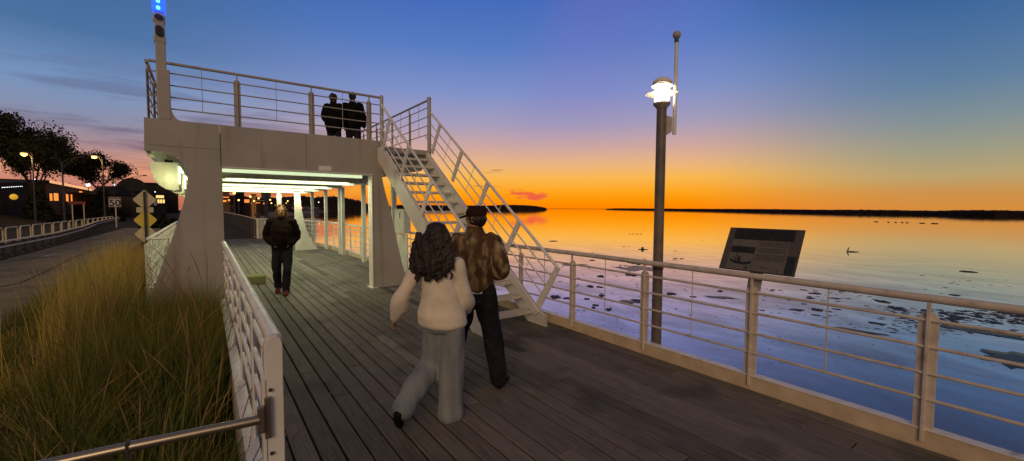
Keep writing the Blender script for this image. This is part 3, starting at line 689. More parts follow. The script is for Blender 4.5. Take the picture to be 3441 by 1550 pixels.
UZ = 2.96
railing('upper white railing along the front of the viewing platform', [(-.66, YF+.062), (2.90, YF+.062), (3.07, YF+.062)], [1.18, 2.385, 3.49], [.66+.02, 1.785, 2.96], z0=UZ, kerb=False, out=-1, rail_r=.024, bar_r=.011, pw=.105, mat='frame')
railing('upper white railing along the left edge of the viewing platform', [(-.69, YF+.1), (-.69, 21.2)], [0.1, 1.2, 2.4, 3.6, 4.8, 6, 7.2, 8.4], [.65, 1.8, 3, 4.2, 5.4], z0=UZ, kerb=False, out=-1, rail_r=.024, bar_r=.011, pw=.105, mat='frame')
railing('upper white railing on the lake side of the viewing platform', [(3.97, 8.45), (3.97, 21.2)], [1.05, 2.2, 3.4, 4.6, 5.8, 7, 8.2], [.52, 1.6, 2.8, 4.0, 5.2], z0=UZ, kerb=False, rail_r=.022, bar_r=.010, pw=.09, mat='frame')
for (x, y, w_, zt, lab) in ((-.395, YF, .11, 3.93, 'stout flat white post at the left corner of the upper railing'), (3.07, YF-.02, .09, 4.08, 'tall white pipe post where the upper railing meets the stairs'), (3.97, 8.43, .10, 4.07, 'capped white newel post at the head of the stairs')):
    t = thing('newel_post', (x, y, UZ), lab, 'post')
    if w_ == .11:
        MB().bx((x-.165, y-.004, 3.131), (x+.0, y+.045, zt)).build('post_plate', 'frame', t, False, .01)
        MB().prism([(0, .172), (.11, .172), (.06, .20), (.03, .26), (0, .34)], (x, y+.02, UZ), (1, 0, 0), (0, 0, 1), .03).build('gusset', 'frame', t)
    else:
        MB().tube([(x, y, UZ-.1), (x, y, zt-.02), (x, y, zt)], [w_*.42, w_*.42, w_*.3], 12).build('post_tube', 'frame', t, True)
        if x > 3.5: MB().ico((x, y, zt+.0), .05, 2, (1, 1, .9)).build('cap', 'frame', t, True)

# beacon pole
bp_ = thing('beacon_pole', (-.50, YF+.1, 2.96), 'tall square pole with blue beacon lights at the platform corner', 'beacon pole')
MB().bx((-.568, YF+.04, 2.96), (-.44, YF+.16, 5.6)).build('pole', 'frame', bp_, False, .008)
mb = MB(); mb.bx((-.582, YF+.035, 4.36), (-.432, YF+.165, 4.46)); mb.bx((-.582, YF+.035, 4.68), (-.432, YF+.165, 4.80)); mb.build('collar', 'frame', bp_, False, .012)
yl = YF+.035
def disc(c, r, m, name, par, sx=1, sz=1, th=.03):
    MB().prism([(r*sx*math.cos(a*PI/10), r*sz*math.sin(a*PI/10)) for a in range(20)], c, (1, 0, 0), (0, 0, 1), th).build(name, m, par, False)
for z in (5.085, 4.99, 4.885):
    pr = MB().bx((-.585, yl-.02, z-.049), (-.425, yl+.145, z+.049)).build('blue_light', 'blueglow', bp_, False, .01)
    disc((-.508, yl-.03, z), .024, 'bluecore', 'lamp_core', bp_)
disc((-.508, yl-.012, 4.75), .046, 'ink', 'dark_lens', bp_, 1.15, .9)
mb = MB(); mb.prism([(.048*math.cos(a*PI/10), .048*math.sin(a*PI/10)+(.035 if a <= 10 else -.035)) for a in range(20)], (-.508, yl-.012, 4.53), (1, 0, 0), (0, 0, 1), .03); mb.build('dark_lens', 'ink', bp_)
for z, e in ((4.94, .6),):
    l = bpy.data.lights.new('blue_beacon_light', 'POINT'); l.energy = 1.0; l.color = (.05, .15, 1); l.shadow_soft_size = .05
    lo = bpy.data.objects.new('blue_beacon_light', l); COL.objects.link(lo); lo.location = (-.5, yl-.15, z); lo.parent = bp_; lo.location = Vector((-.5, yl-.15, z))-Vector(bp_['_w'])

# quarter-round lamp housings under the left overhang
hl = [('nearest quarter-round lamp housing under the left overhang', 9.62), ('second quarter-round lamp housing behind the white column', 12.1), ('third quarter-round lamp housing deep under the overhang', 15.0), ('farthest quarter-round lamp housing at the overhang end', 18.2)]
q = [(-.36, 2.50), (-.36, 2.02), (-.44, 2.0), (-.55, 2.03), (-.64, 2.10), (-.70, 2.20), (-.735, 2.32), (-.75, 2.47), (-.74, 2.50)]
for i, (lab, y) in enumerate(hl):
    t = thing('lamp_housing', (-.5, y, 2.5), lab, 'light fixture', 'lamp housings under the overhang')
    MB().prism(q, (0, y, 0), (1, 0, 0), (0, 0, 1), .02).build('end_plate', 'white', t, False, .002)
    MB().prism(q, (0, y+1.25, 0), (1, 0, 0), (0, 0, 1), .02).build('end_plate', 'white', t, False, .002)
    mb = MB()
    for k in range(2, 8):
        (x0, z0), (x1, z1) = q[k], q[k+1]
        mb.quad((x0, y, z0), (x1, y, z1), (x1, y+1.25, z1), (x0, y+1.25, z0))
    mb.build('hood', 'white', t)
    MB().beam((-.50, y-.012, 2.48), (-.62, y-.012, 2.12), .012, .006, (0, 1, 0)).build('stiffener', 'white', t)
    MB().prism([(-.555, 2.47), (-.44, 2.47), (-.44, 2.55), (-.555, 2.55)], (0, y+.1, 0), (1, 0, 0), (0, 0, 1), .14).build('bracket', 'greywall', t)
    MB().tube([(-.335, y-.02, 2.40), (-.335, y+1.2, 2.40)], .022, 8).build('tube', 'tube', t, True)
    MB().tube([(-.345, y-.02, 2.12), (-.345, y-.02, 2.44)], .012, 8).build('lit_edge', 'tube', t, True)  # plate edge made to glow, in place of tube light falling on it
    l = bpy.data.lights.new('plate_fill_light', 'POINT'); l.energy = (3.6, 4, 4, 4)[i]; l.color = (.90, 1.0, .42); l.shadow_soft_size = .05  # added unseen point light ahead of the housing, brightens its end plate
    lo = bpy.data.objects.new('plate_fill_light', l); COL.objects.link(lo); lo.parent = t
    lo.location = Vector((-.50, y-.30, 2.22))-Vector(t['_w'])

for i, (y, x1_) in enumerate(((9.22, 2.75), (12.75, 3.5), (15.8, 3.6), (18.4, 3.7), (21.2, 3.8))):
    t = thing('light_strip', (1.7, y, 2.40), ('first', 'second', 'third', 'fourth', 'fifth')[i]+' glowing strip light across the canopy ceiling, counted from the front', 'light strip', 'strip lights under the canopy')
    ye = y-.02 if i == 0 else y-.26
    MB().bx((.275, ye-.03, 2.345), (x1_, ye+.03, 2.403)).build('diffuser', 'strip', t, False, .004)
    MB().bx((.27, ye-.04, 2.404), (x1_+.01, ye+.04, 2.43)).build('housing', 'white', t)
    l = bpy.data.lights.new('canopy_light', 'AREA'); l.energy = (26, 50, 50, 46, 34)[i]; l.color = (.96, 1.0, .58); l.shape = 'RECTANGLE'; l.size = x1_-.6; l.size_y = .08
    lo = bpy.data.objects.new('canopy_light', l); COL.objects.link(lo); lo.parent = t; lo.location = Vector(((x1_+.3)/2, ye, 2.335))-Vector(t['_w'])
    if i:
        l = bpy.data.lights.new('ceiling_wash', 'AREA'); l.energy = 2.4; l.color = (.96, 1.0, .62); l.shape = 'RECTANGLE'; l.size = x1_-.6; l.size_y = .05
        lo = bpy.data.objects.new('ceiling_wash', l); COL.objects.link(lo); lo.parent = t; lo.location = Vector(((x1_+.3)/2, ye-.06, 2.39))-Vector(t['_w']); lo.rotation_euler = (R(115), 0, 0)
# outer fence at the left side of the canopy
railing('outer white railing left of the platform column', [(-.62, 10.68), (-.89, 10.68)], [], [], kz=(-.5, .12), kerbm='whiter', rail_r=.028, bars=(.28, .52, .78), group='white tubular railings of the pier')
orl = railing('outer white railing running back behind the platform column', [(-.90, 10.68), (-.93, 22)], [1.2*i+.2 for i in range(9)], [1.2*i+.8 for i in range(9)], out=-1, kerbm='whiter', rail_r=.032)
mb = MB(); mb.bx((-.96, 10.72, -.5), (-.945, 22, .98)); mb.build('infill_panel', 'white', orl)
t = thing('fence_post', (-.62, 10.70, 0), 'round-topped white post closing the outer railing end', 'post')
mb = MB(); mb.prism([(-.07, -.6), (.07, -.6), (.07, .88), (.05, .93), (0, .95), (-.05, .93), (-.07, .88)], (-.60, 10.74, 0), (1, 0, 0), (0, 0, 1), .02); mb.build('post_plate', 'frame', t); MB().bx((-.61, 10.70, .9), (-.58, 10.73, 1.09)).build('stub', 'frame', t)

# pale end fence across the far end of the deck
t = thing('end_fence', (2.4, 26.2, 0), 'pale boarded fence closing the far end of the deck', 'fence')
a, bq = gz(858, 803, 0), gz(1000, 800, 0)
a = Vector((2.25, 26.6, 0)); bq = Vector((5.0, 25.2, 0))
mb = MB(); mb.beam(a+Vector((0, 0, .5)), bq+Vector((0, 0, .5)), .05, 1.0); mb.build('boards', 'panelgap', t)
mb = MB(); mb.tube([a+Vector((0, 0, 1.05)), bq+Vector((0, 0, 1.05))], .03, 8); mb.build('top_rail', 'white', t, True)
mb = MB(); d = (bq-a).normalized()
for k in (0.02, .3, .62, .98): mb.box(a.lerp(bq, k)+Vector((0, -.04, .5)), (.07, .07, 1.1))
mb.build('post', 'white', t)
# dark slatted fence beside the walkway
t = thing('walkway_fence', (2.25, 26.7, 0), 'dark slatted fence along the lake side of the asphalt walkway', 'fence')
fp = [Vector((2.25, 26.7, 0)), Vector((2.25, 40, 0)), Vector((1.9, 60, 0)), Vector((1.3, 95, 0))]
mb = MB(); tp = MB(); ps = MB(); sp = MB()
for i in range(3):
    for h in (.12, .28, .44, .60, .76, .92): mb.beam(fp[i]+Vector((0, 0, h)), fp[i+1]+Vector((0, 0, h)), .03, .09)
    tp.beam(fp[i]+Vector((0, 0, 1.06)), fp[i+1]+Vector((0, 0, 1.06)), .10, .05)
mb.build('slats', 'dark', t); tp.build('top_rail', 'kerb', t)
for i in range(3):
    n = int((fp[i+1]-fp[i]).length/1.5)
    for k in range(n):
        p = fp[i].lerp(fp[i+1], k/n); MB().box(p+Vector((-.03, 0, .5)), (.09, .09, 1.04)).build('post', 'dark', t)

# timber edging and mossy step at the left of the covered deck
t = thing('timber_kerb', (.6, 14, 0), 'mossy timber edging along the left side of the covered deck', 'edging')
mb = MB(); mb.bx((.36, 11.0, 0), (.50, 25.8, .22)); mb.build('timber', 'moss', t, False, .01)
mb = MB(); mb.bx((.56, 11.4, 0), (.70, 22, .12)); mb.build('timber', 'moss', t, False, .01)
t = thing('timber_step', (.85, 10.9, 0), 'short mossy timber block lying near the walking man', 'timber block')
mb = MB(); mb.box((.80, 11.05, .085), (.55, .5, .17)); mb.build('timber', 'moss', t, False, .015)
# cabinet on the railing under the canopy
t = thing('electrical_cabinet', (3.95, 10.05, 1.05), 'pale electrical cabinet fixed above the railing behind the stairs', 'cabinet')
MB().bx((3.90, 9.74, 1.08), (4.08, 10.36, 1.67)).build('box', 'white', t, False, .01)
MB().bx((3.88, 9.72, 1.67), (4.10, 10.38, 1.685)).build('lid', 'white', t)
mb = MB(); mb.tube([(3.885, 9.93+.05*math.cos(a), 1.53+.07*math.sin(a)) for a in [(-.5+.1*i)*PI for i in range(11)]], .006, 6); mb.build('handle', 'galv', t, True)
MB().bx((3.97, 9.70, .13), (3.99, 10.4, 1.06)).build('lower_panel', 'white', t)

# ------------------------------------------------------------------ staircase
sc = thing('staircase', (3.45, 4.6, 0), 'steep white open-tread staircase up to the viewing platform', 'staircase')
SL = .722; SA = Vector((0, 1, SL)).normalized(); SN = Vector((0, -SL, 1)).normalized()
y0, y1 = 4.58, 8.48
for x in (2.96, 3.95):
    MB().prism([(4.50, -.0), (4.92, 0), (8.75, 2.72), (8.75, 2.96), (8.50, 2.96), (4.62, .20), (4.50, .16)], (x, 0, 0), (0, 1, 0), (0, 0, 1), .03 if x > 3.2 else .03).build('stringer', 'white', sc, False, .003)
for x in (2.985, 3.925):
    MB().prism([(4.62, .20), (4.72, .13), (8.52, 2.87), (8.50, 2.96)], (x, 0, 0), (0, 1, 0), (0, 0, 1), .05).build('stringer_flange', 'white', sc)
NT = 15
for i in range(NT):
    z = (i+1)*2.955/(NT+1); y = 4.64+(z/SL)-.10
    mb = MB(); mb.bx((2.98, y, z-.045), (3.93, y+.235, z)); mb.build('tread', 'tread', sc, False, .006)
# stair handrails
for x, lab in ((2.93, 'white handrail on the left of the staircase'), (4.0, 'white handrail on the lake side of the staircase')):
    t = thing('stair_railing', (x, 4.5, 0), lab, 'railing', 'staircase handrails')
    a0 = Vector((x, 4.30, .86)); a1 = Vector((x, 8.45, 3.80)); dd = (a1-a0).normalized(); pn = Vector((0, dd.z, -dd.y))  # from rail down to stringer
    MB().tube([a0, a1], .023, 12).build('top_rail', 'whiter', t, True)
    for k, off in enumerate((.20, .37, .54)):
        MB().tube([a0+pn*off+dd*(0.05), a1+pn*off-dd*.1], .0115, 8).build('rail_bar', 'whiter', t, True)
    Lr = (a1-a0).length
    for k in range(5):
        s = .02+k*Lr/4.55
        if s > Lr: break
        p = a0+dd*s; tp_ = p+pn*.015; bt = p+pn*.74
        ax = dd; mb = MB(); hw = .05
        mb.prism([(-hw, .02), (hw, .02), (hw, .68), (-hw, .68)] if k else [(-.028, .0), (.06, .03), (.06, .78), (-.06, .80), (-.05, .4)], p, dd, pn, .022)
        mb.build('post', 'whiter', t, False, .004)
        if k < 4:
            pq = p+dd*Lr/9.1; MB().tube([pq, pq+pn*.56], .005, 6).build('rod', 'whiter', t, True)
# small clamp light beam on stair
# ------------------------------------------------------------------ lamp post
LP = Vector((4.36, 2.96, 0))
lp = thing('lamp_post', (LP.x, LP.y, -2.6), 'dark-shafted lamp post with a glowing white lantern beyond the railing', 'street lamp')
rv = Vector((math.cos(YAW), -math.sin(YAW), 0))
MB().tube([LP+Vector((0, 0, -2.6)), LP+Vector((0, 0, 2.93))], [.062, .056], 24).build('shaft', 'shaft', lp, True)
MB().tube([LP+Vector((0, 0, .995)), LP+Vector((0, 0, 1.03))], .064, 24).build('band', 'dark', lp, True)
MB().lathe(LP, [(.06, 2.90), (.085, 2.93), (.098, 2.945), (.098, 2.965), (.075, 2.97)]).build('collar', 'frame', lp, True)
MB().lathe(LP, [(.072, 2.972), (.076, 3.0), (.078, 3.17), (.07, 3.195)]).build('lantern_glass', 'lampglass', lp, True)
for z, r in ((3.075, .185), (3.165, .12)):
    MB().lathe(LP+Vector((0, 0, z)), [(.079, .012), (r-.01, -.004), (r, -.008), (r-.01, .002), (.079, .020)]).build('ring_shade', 'white', lp, True)
MB().lathe(LP, [(.108, 3.187), (.112, 3.198), (.10, 3.222), (.06, 3.25), (.012, 3.262)]).build('cap', 'white', lp, True)
for k in range(4):
    a = k*PI/2+.5; v = Vector((math.cos(a), math.sin(a), 0))*.088
    MB().tube([LP+v+Vector((0, 0, 2.96)), LP+v+Vector((0, 0, 3.18))], .005, 6).build('cage_rod', 'frame', lp, True)
pc = LP+rv*.155
hole = [(.055+.022*math.cos(a*PI/8), 2.70+.04*math.sin(a*PI/8)) for a in range(16)]
MB().prism([(.05, 2.58), (.125, 2.63), (.125, 2.80), (.05, 2.82)], LP, rv, (0, 0, 1), .012).build('bracket', 'frame', lp)
MB().prism([(.088+.018*math.cos(a*PI/8), 2.715+.032*math.sin(a*PI/8)) for a in range(16)], LP+Vector((0, 0, 0)), rv, (0, 0, 1), .016).build('bracket_opening', 'panelgap', lp)
MB().tube([pc+Vector((0, 0, 2.60)), pc+Vector((0, 0, 3.68))], [.023, .019], 14).build('flag_mast', 'white', lp, True)
MB().tube([pc+Vector((0, 0, 3.66)), pc+Vector((0, 0, 3.71))], .024, 12).build('mast_collar', 'dark', lp, True)
MB().ico(pc+Vector((0, 0, 3.745)), .046, 3).build('mast_ball', 'frame', lp, True)
# ------------------------------------------------------------------ information board
ib = thing('information_board', (4.2, 1.8, 1.0), 'tilted information board with a canoe picture and text, fixed above the railing', 'sign')
e1 = Vector((.0, -1, 0)); bl = Vector((4.20, 2.145, 1.125)); tl = Vector((4.432, 2.150, 1.533)); e2 = (tl-bl); e1 = Vector((0, -.674, 0)); nb_ = e1.cross(e2).normalized()
if nb_.x > 0: nb_ = -nb_
def pan(u0, v0, u1, v1, m, name, lift, th=.002):
    a = bl+e1*u0+e2*v0+nb_*lift; mb = MB()
    mb.box(bl+e1*(u0+u1)/2+e2*(v0+v1)/2+nb_*lift, (.674*(u1-u0), e2.length*(v1-v0), th), (e1.normalized(), e2.normalized(), nb_)); return mb.build(name, m, ib)
pan(0, 0, 1, 1, 'dark', 'backing', -.008, .012)
pan(.004, .006, .996, .994, 'panelgrey', 'print_sheet', .0)
pan(.10, .72, .90, .975, 'paneldark', 'header_picture', .003)
pan(.10, .02, .45, .715, 'panelpale', 'picture_ground', .003)
pan(.455, .02, .87, .715, 'panelpale', 'text_ground', .003)
pan(.875, .02, .975, .40, 'panelteal', 'corner_block', .003)
pan(.11, .40, .44, .55, 'paneldark', 'picture_treeline', .005)
mb = MB()
def pp(u, v): return bl+e1*u+e2*v+nb_*.006
for poly in ([(.12, .26), (.13, .20), (.20, .15), (.34, .13), (.42, .16), (.44, .24), (.41, .22), (.33, .19), (.22, .20), (.15, .23)], [(.20, .21), (.205, .58), (.215, .60), (.215, .21)], [(.24, .18), (.23, .27), (.25, .33), (.27, .30), (.28, .19)], [(.16, .28), (.18, .30), (.18, .26)], [(.35, .05), (.39, .12), (.40, .04)]):
    mb.add([pp(*p) for p in poly], [tuple(range(len(poly)))])
mb.build('boat_picture', 'paneldark', ib)
mb = MB(); rs = random.Random(4)
for i in range(15):
    v = .68-i*.029; u = .475
    if i == 4 or i == 9: continue
    while u < .84:
        wl = rs.uniform(.012, .04); wl = min(wl, .85-u)
        mb.box(pp(u+wl/2, v), (.674*wl, e2.length*.0095, .001), (e1.normalized(), e2.normalized(), nb_)); u += wl+.008
for u0, u1, v in ((.56, .60, .12), (.605, .68, .11), (.77, .80, .06)): mb.box(pp((u0+u1)/2, v), (.674*(u1-u0), e2.length*.016, .001), (e1.normalized(), e2.normalized(), nb_))
for i in range(9): mb.box(pp(.045, .9-i*.085), (.006, .006, .001), (e1.normalized(), e2.normalized(), nb_))
mb.build('lettering', 'dark', ib)
mb = MB(); mb.beam((4.19, 1.80, .95), (4.25, 1.80, 1.17), .12, .012, (1, 0, 0)); mb.build('mounting_plate', 'frame', ib)

# ------------------------------------------------------------------ grasses
def blades(name, lab, n, sampler, ramp_, seed):
    rg = np.random.RandomState(seed); V = []; F = []; T = []
    for i in range(n):
        x, y, h, lean, tone, wd = sampler(rg)
        az = rg.uniform(0, 2*PI); ba = rg.uniform(0, 2*PI)
        if LASTC[0] is not None: az = math.atan2(y-LASTC[0][1], x-LASTC[0][0])+rg.normal(0, .6)
        ca, sa = math.cos(az), math.sin(az); wx, wy = math.cos(ba)*wd, math.sin(ba)*wd
        z0 = -.62; o = len(V); seg = 4
        for k in range(seg+1):
            t = k/seg; cx = x+ca*lean*h*t*t; cy = y+sa*lean*h*t*t; cz = z0+h*(t-.30*lean*t*t*t)
            ww = (1-t*.92)
            V.append((cx-wx*ww, cy-wy*ww, cz)); V.append((cx+wx*ww, cy+wy*ww, cz))
        for k in range(seg): F.append((o+2*k, o+2*k+1, o+2*k+3, o+2*k+2)); T.append(tone+.12*k/seg)
    mb = MB(); mb.v = V; mb.f = F; mb.tone = T
    mt = attrmat(name+'_blades', ramp_, .75, nscale=(2, 2, 2), amt=.35, spec=.25)
    return tag(mb.build(name, mt), lab, None, None, 'stuff')
GR = [(0, (.035, .045, .010)), (.3, (.088, .115, .020)), (.55, (.18, .175, .032)), (.8, (.38, .28, .06)), (1, (.50, .38, .11))]
cl = [(random.uniform(-3.0, .1), random.uniform(.3, 12.5), random.uniform(.75, 1.2), random.uniform(-.14, .16)) for _ in range(230)]
def hfield(x, y):
    # tall near the rail and column, tapering to the path
    d = (x+3.15)/3.2
    h = .14+.95*min(1, max(0, d))**1.5
    if y > 7: h += .55*min(1, (y-7)/2.5)*min(1, max(0, (x+1.95)/.5))
    if x > -1.1 and y > 4.5: h = max(h, .92)+.22*min(1, (y-4.5)/3)
    if y < 3.4: h *= .62+.11*y
    return h
LASTC = [None]
def s_main(rg):
    c = cl[rg.randint(len(cl))]; LASTC[0] = None
    while True:
        x = c[0]+rg.normal(0, .16); y = c[1]+rg.normal(0, .16)
        if -3.12 < x < .16 and not (x > -.95 and y > 8.7) : break
        c = cl[rg.randint(len(cl))]
    LASTC[0] = c; r_ = math.hypot(x-c[0], y-c[1])
    h = hfield(x, y)*rg.uniform(.45, 1.15)*(1.12-min(.5, r_*1.0))*c[2]
    tn = rg.normal(.27, .15)+c[3]*1.3+.16*noise.noise(Vector((x*1.1, y*1.1, 3)))+(.18 if y > 6.5 else 0)  # far blades get extra tone: yellow lamp light put into their colour
    return x, y, h, abs(rg.normal(.38, .30))+r_*.9, float(np.clip(tn, 0, 1)), rg.uniform(.0022, .0046) if rg.rand() > .14 else rg.uniform(.006, .010)
blades('tall_grass', 'dense tall tawny grasses beside the left railing', 34000, s_main, GR, 3)
def s_low(rg):
    LASTC[0] = None
    x = rg.uniform(-3.22, .2); y = rg.uniform(0, 26)
    if y > 11: x = rg.uniform(-3.3, -1.0)
    return x, y, rg.uniform(.10, .36)*(1 if y < 12 else 1.5), abs(rg.normal(.4, .3)), float(np.clip(rg.normal(.28, .12), 0, 1)), rg.uniform(.003, .006)
blades('ground_grass', 'short green grass filling in below the tall grasses', 22000, s_low, GR, 5)
def s_tall(rg):
    LASTC[0] = None
    y = rg.uniform(7.6, 13.5); x = -1.42+rg.normal(0, .20)
    x = min(x, -1.02)
    return x, y, rg.uniform(1.0, 1.75), abs(rg.normal(.14, .08)), float(np.clip(rg.normal(.88, .12), 0, 1)), rg.uniform(.003, .006)  # high tone paints yellow lamp light into these blades
blades('reed_grass', 'tall upright grass, tinted yellow for lamp light, in front of the outer railing', 5200, s_tall, GR, 8)
def s_col(rg):
    LASTC[0] = None
    y = rg.uniform(5.2, 8.72); x = rg.uniform(-1.15, .12)
    return x, y, rg.uniform(.75, 1.28), abs(rg.normal(.25, .18)), float(np.clip(rg.normal(.34, .16)+.1*noise.noise(Vector((x*3, y*2, 1))), 0, 1)), rg.uniform(.0025, .005)
blades('column_grass', 'grasses crowding the foot of the white column', 8000, s_col, GR, 12)
# seed stalks
rg = np.random.RandomState(5); mb = MB()
for i in range(620):
    x = rg.uniform(-2.9, .12); y = rg.uniform(1.6, 11)
    if x > -.95 and y > 8.6: continue
    h = hfield(x, y)*rg.uniform(1.05, 1.38); az = rg.uniform(0, 2*PI); ln = rg.uniform(.1, .55)
    ps = [Vector((x+math.cos(az)*ln*h*t*t, y+math.sin(az)*ln*h*t*t, -.62+h*(t-.25*ln*t**3))) for t in (0, .35, .65, .85, 1.0)]
    tn = rg.uniform(.5, 1)
    mb.tube(ps, [.0018, .0016, .0015, .0045, .001], 4, False, tn)
tag(mb.build('seed_stalks', attrmat('seed_stalk', [(0, (.14, .08, .03)), (1, (.34, .21, .09))], .8)), 'thin arching seed heads above the grasses', None, None, 'stuff')
mb = MB(); mb.bx((-3.05, -3, -.63), (.24, 26, -.60)); tag(mb.build('soil_bed', 'soil'), 'dark soil under the grasses', None, None, 'structure')

a_ = Vector((.33, 1.93, .0)); mb = MB().tube([(.30, 2.02, .10), (.40, 2.05, .10), (.50, 2.10, .075)], [.003, .003, .001], 5); mb.tube([(.36, 2.035, .10), (.45, 2.03, .10), (.50, 2.06, .09)], [.002, .002, .001], 5)
tag(mb.build('dry_stalk', 'stalkmat'), 'dry orange grass stalk poking through beside the left end post', 'grass stalk')
# ------------------------------------------------------------------ road furniture on the left
def pole_sign(name, loc, lab, cat, build):
    t = thing(name, loc, lab, cat); build(t, Vector(loc)); return t
# diamond signs seen from behind
sp_ = gz(489, 900, -.6); 
P0 = pt(487, 700, 25.6); P0.z = -.6
t = thing('diamond_signs', P0, 'pole carrying three diamond signs and one small plate, seen from behind', 'sign')
vd = Vector((P0.x, P0.y, 0)).normalized(); rr_ = Vector((vd.y, -vd.x, 0))
def zat(y, p): return EYE+(693.7-y)*((p-Vector((0, 0, p.z))).dot(Vector((fw.x, fw.y, 0)))/FPX)
MB().box(P0+Vector((0, 0, 1.5)), (.085, .05, 3.0), (rr_, vd, Vector((0, 0, 1)))).build('pole', 'galv', t)
ppx = 25.6*math.cos(R(41.4))/FPX*1.0
for (yc, m_, sz, off) in ((672, 'signface', 32, -2), (740, 'signyellow', 32, 1), (787, 'signface', 31, 3)):
    hw = sz*ppx; zc = zat(yc, P0); c = P0+Vector((0, 0, zc-P0.z))+vd*.05
    k = .08*hw
    MB().prism([(-hw, -k), (-k, -hw), (k, -hw), (hw, -k), (hw, k), (k, hw), (-k, hw), (-hw, k)], c, rr_*.9, (0, 0, 1), .012).build('diamond_plate', m_, t)
hw = 24*ppx; hh = 9*ppx; c = P0+Vector((0, 0, zat(706, P0)-P0.z))+vd*.05
MB().prism([(-hw, -hh*.7), (-hw*.93, -hh), (hw*.93, -hh), (hw, -hh*.7), (hw, hh*.7), (hw*.93, hh), (-hw*.93, hh), (-hw, hh*.7)], c, rr_*.9, (0, 0, 1), .012).build('tab_plate', 'signface', t)
# speed sign
def text_mesh(body, size, c, ex, m, parent, name):
    cu = bpy.data.curves.new(name, 'FONT'); cu.body = body; cu.size = size; cu.align_x = 'CENTER'; cu.align_y = 'CENTER'; cu.extrude = .01; cu.offset = size*.018
    o = bpy.data.objects.new(name, cu); COL.objects.link(o); dg_ = bpy.context.evaluated_depsgraph_get(); me = bpy.data.meshes.new_from_object(o.evaluated_get(dg_))
    bpy.data.objects.remove(o); o = bpy.data.objects.new(name, me); COL.objects.link(o); me.materials.append(M[m])
    ex = Vector(ex); ez = Vector((0, 0, 1)); en = ex.cross(ez)
    mw = Matrix(((ex.x, ez.x, en.x), (ex.y, ez.y, en.y), (ex.z, ez.z, en.z)))
    me.transform(mw.to_4x4()); o.parent = parent; o.location = Vector(c)-Vector(parent['_w']); return o
P5 = gz(392, 766, -.6); vd = Vector((P5.x, P5.y, 0)).normalized(); rr_ = Vector((vd.y, -vd.x, 0)); k5 = (P5-Vector((0, 0, EYE))).dot(fw)/FPX
t = thing('speed_limit_sign', P5, 'white MAXIMUM 50 speed sign on a thin post by the road', 'road sign')
ez = Vector((0, 0, 1)); zt = EYE+(693-663)*k5; zb = EYE+(693-696)*k5; cx = P5-rr_*(1.5*k5)
MB().tube([P5, P5+ez*(zt-P5.z-.2)], .05, 8).build('pole', 'signwhite', t, True)
cc = Vector((cx.x, cx.y, (zt+zb)/2))-vd*.09
MB().box(cc, (31*k5*1.0, .03, zt-zb), (rr_, vd, ez)).build('sign_plate', 'signwhite', t, False, .02)
mb = MB()
for s_ in (-1, 1):
    mb.box(cc-vd*.02+rr_*s_*14.6*k5, (.03, .01, zt-zb-.1), (rr_, vd, ez)); mb.box(cc-vd*.02+ez*s_*((zt-zb)/2-.05), (29.3*k5, .01, .03), (rr_, vd, ez))
mb.build('border', 'ink', t)
text_mesh('50', .92, cc-vd*.022+ez*(-.12), rr_, 'ink', t, 'number')
text_mesh('MAXIMUM', .2, cc-vd*.022+ez*(.40), rr_, 'ink', t, 'wording')

# low white barrier with posts along the near side of the road
bs = thing('roadside_barrier', (-7.3, 20, -.6), 'long low white barrier with closely spaced posts along the path', 'barrier')
bpts = [Vector((-7.35, 8, -.6)), Vector((-7.25, 28, -.6)), Vector((-7.15, 36, -.6)), Vector((-7.7, 46, -.6)), Vector((-9.0, 60, -.6)), Vector((-10, 82, -.6))]
mb = MB(); m2 = MB(); m3 = MB()
for i in range(len(bpts)-1):
    mb.beam(bpts[i]+ez*.72, bpts[i+1]+ez*.72, .16, .06); m2.beam(bpts[i]+Vector((.12, 0, .52)), bpts[i+1]+Vector((.12, 0, .52)), .04, .06)
    m3.beam(bpts[i]+ez*.2, bpts[i+1]+ez*.2, .03, .05)
mb.build('top_rail', 'signface', bs); m2.build('front_rail', 'white', bs); m3.build('lower_rail', 'galv', bs)
s_ = 0
for i in range(len(bpts)-1):
    n = max(2, int((bpts[i+1]-bpts[i]).length/1.25))
    for k in range(n):
        p = bpts[i].lerp(bpts[i+1], k/n); MB().box(p+ez*.33, (.14, .22, .72)).build('post', 'greywall', bs)
# hoop stands
h0 = thing('hoop_barrier', (-10, 38, -.6), 'pale tubular hoop standing in a row along the road', 'hoop barrier', 'tubular hoops beside the road')
def hoop(t, y):
    c = Vector((-10.0, y, -.6)); wd = 1.05; pts = []
    pts.append(c+Vector((0, -wd, 0))); pts.append(c+Vector((0, -wd, .72)))
    for a in range(1, 6): aa = a/6*PI/2; pts.append(c+Vector((0, -wd+.25-.25*math.cos(aa), .72+.22*math.sin(aa))))
    for a in range(1, 6): aa = PI/2-a/6*PI/2; pts.append(c+Vector((0, wd-.25+.25*math.cos(aa), .72+.22*math.sin(aa))))
    pts.append(c+Vector((0, wd, .72))); pts.append(c+Vector((0, wd, 0)))
    MB().tube(pts, .045, 8).build('hoop_tube', 'signface', t, True)
hoop(h0, 38)
for i in range(-3, 16):
    if i == 0: continue
    dup(h0, (-10.0, 38+i*2.55, -.6), 'pale tubular hoop standing in a row along the road')

